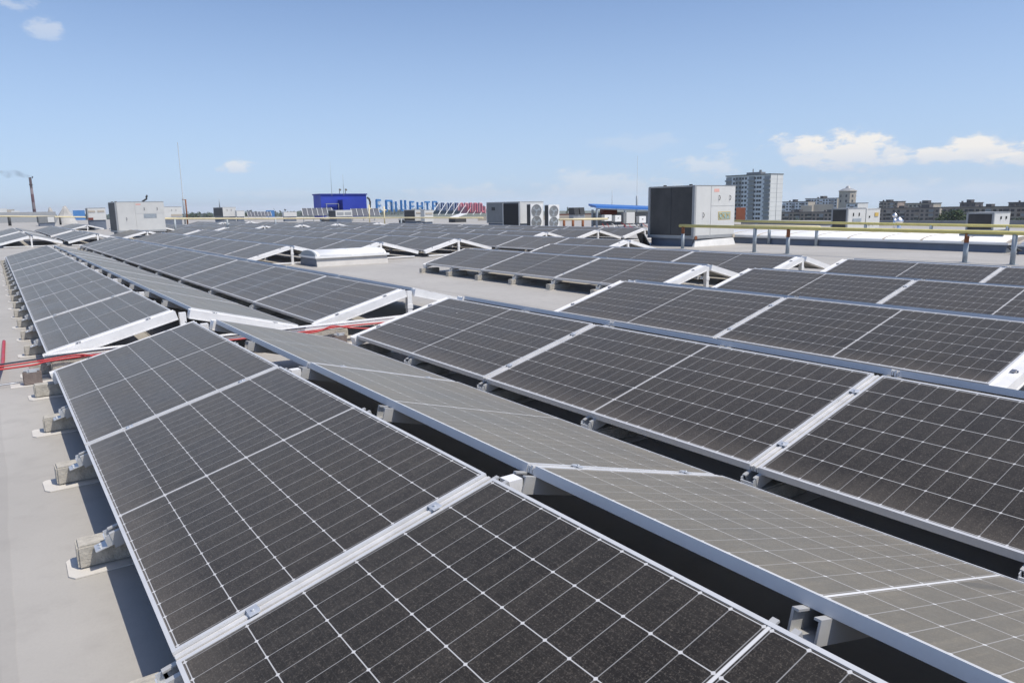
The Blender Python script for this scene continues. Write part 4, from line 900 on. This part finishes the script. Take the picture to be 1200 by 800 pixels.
# ------------------------------------------------------------------ trees
def tree(px, pyt, pyb, D, wpx, label, m='leafa', n=900, seed=1, cat='tree', pointed=False, z0=GZ, trunk=True):
    rnd = random.Random(seed); c = atd(px, pyb, D); zt_ = atd(px, pyt, D).z; zb_ = atd(px, pyb, D).z; R_ = wpx/F*D/2; Hc = zt_-zb_
    e = empty('conifer_tree' if pointed else 'broadleaf_tree', (c.x, c.y, z0), label, cat, 'trees beyond the roof')
    b = MB(); tb = max(zb_-z0, .5); b.tube([(0, 0, 0), (0, 0, tb*.7), (.1*R_, 0, tb+Hc*.5)], [.05*Hc+.12, .035*Hc+.08, .02*Hc], 8)
    for k in range(5): a_ = k*1.3; b.tube([(0, 0, tb*.9+Hc*.1*k*.5), (math.cos(a_)*R_*.5, math.sin(a_)*R_*.5, tb+Hc*(.3+.1*k))], [.02*Hc, .006*Hc], 6)
    part('trunk', b, 'bark', e)
    b = MB(); clumps = []
    for _ in range(int(16)):
        if pointed: q = rnd.random(); rr = R_*(1-q)*.8; a_ = rnd.uniform(0, 6.28); clumps.append((math.cos(a_)*rr, math.sin(a_)*rr, Hc*q, R_*(.35*(1-q)+.12)))
        else:
            a_ = rnd.uniform(0, 6.28); q = rnd.uniform(.05, .9); rr = R_*math.sqrt(max(0, 1-(2*q-.85)**2))*rnd.uniform(.35, .8); clumps.append((math.cos(a_)*rr, math.sin(a_)*rr, Hc*q, min(R_, Hc)*rnd.uniform(.25, .42)))
    for _ in range(n):
        cx, cy, cz, cr = rnd.choice(clumps); v = Vector((rnd.gauss(0, 1), rnd.gauss(0, 1), rnd.gauss(0, 1))).normalized()*cr*rnd.uniform(.55, 1.08)
        p = Vector((cx, cy, cz+tb))+v; s_ = min(R_, Hc)*rnd.uniform(.05, .10)
        d1 = Vector((rnd.gauss(0, 1), rnd.gauss(0, 1), rnd.gauss(0, .6))).normalized()*s_; d2 = d1.cross(Vector((rnd.gauss(0, 1), rnd.gauss(0, 1), rnd.gauss(0, 1)))).normalized()*s_*.7
        i = len(b.v); b.v += [tuple(p-d1), tuple(p+d2), tuple(p+d1), tuple(p-d2)]; b.f.append([i, i+1, i+2, i+3]); b.sm.append(False)
    part('crown', b, m, e)
tree(1115, 248.5, 264, 400, 33, 'broad green tree before the long dark housing block at right', n=2600, seed=3)
for i, (px, t_, w_, D) in enumerate(((935, 256, 14, 520), (962, 257.5, 10, 520), (1046, 257, 9, 540), (1075, 256.5, 12, 540), (1150, 256.5, 12, 500), (1192, 256, 16, 500))):
    tree(px, t_, 266, D, w_, 'green tree at the foot of the housing blocks at right', 'leafb' if i % 2 else 'leafa', 500, 60+i)
tree(665, 243, 254, 180, 8, 'small dark conifer right of the twin-fan condensers', 'leafb', 500, 5, pointed=True)
for i, (px, t_, w_, D) in enumerate(((222, 248, 7, 300), (233, 247.5, 8, 320), (246, 248.3, 7, 330), (241, 249, 6, 310), (208, 246.5, 5, 280), (290, 246.5, 7, 300), (277, 249, 6, 330), (302, 248.5, 7, 310), (330, 248, 6, 320), (228, 250, 8, 290), (212, 249, 6, 300), (262, 249.5, 9, 330))):
    tree(px, t_, 255, D, w_, 'small tree in the distant row between the tall mast and the tilted panels', 'leafb' if i % 2 else 'leafa', 260, 20+i)
# pale far housing on the left skyline
for i, (px0, px1, t_, D) in enumerate(((-4, 9, 244.5, 1400), (8, 18, 245.5, 1500), (14, 24, 247, 1300), (86, 100, 246.5, 900), (312, 322, 246.5, 900))):
    m = ('panelwhite', 'beige', 'panelwhite', 'signblue', 'signblue')[i]
    slab('distant_building', px0, px1, t_, 254, D, m, ('tiny white building on the left skyline, at the very edge', 'tiny beige building on the left skyline, second from the edge', 'tiny pale building on the left skyline, third from the edge', 'far blue hall between the pale heap and the boxy rooftop unit', 'tiny blue hall beyond the smallest tilted panels')[i], 'building', 14, GZ, 'buildings on the left skyline')
# a hazy belt of trees at the end of the plain
b = MB(); rnd = random.Random(9)
for i in range(5200):
    px = rnd.uniform(-30, 600); D = 2400+rnd.uniform(-250, 250); p = atd(px, 250, D); s_ = rnd.uniform(3, 6); z = GZ+abs(rnd.gauss(0, 5))+2
    d1 = Vector((rnd.gauss(0, 1), rnd.gauss(0, 1), rnd.gauss(0, .7))).normalized()*s_; d2 = d1.cross(Vector((rnd.gauss(0, 1), rnd.gauss(0, 1), rnd.gauss(0, 1)))).normalized()*s_
    c = Vector((p.x, p.y, z)); k_ = len(b.v); b.v += [tuple(c-d1), tuple(c+d2), tuple(c+d1), tuple(c-d2)]; b.f.append([k_, k_+1, k_+2, k_+3]); b.sm.append(False)
tag(part('distant_woods', b, 'leafb'), 'dark belt of woods along the horizon', 'woods', kind='stuff')

# ------------------------------------------------------------------ summer haze over the city
HZ = MB(); HZ.box(-9500, 4500, -1200, 12500, GZ-1, 62); hm = bpy.data.materials.new('summer_haze'); hm.use_nodes = True; t = NT(hm.node_tree); hm.node_tree.nodes.clear()
pv = t.n('VolumePrincipled'); pv.inputs['Color'].default_value = (.93, .96, 1, 1); pv.inputs['Density'].default_value = .00012; pv.inputs['Anisotropy'].default_value = 0.
oo = t.n('OutputMaterial'); hm.node_tree.links.new(pv.outputs[0], oo.inputs['Volume'])
tag(obj('haze', HZ.mesh('haze', hm)), 'thin summer haze over the roof and the city', 'haze', kind='stuff')
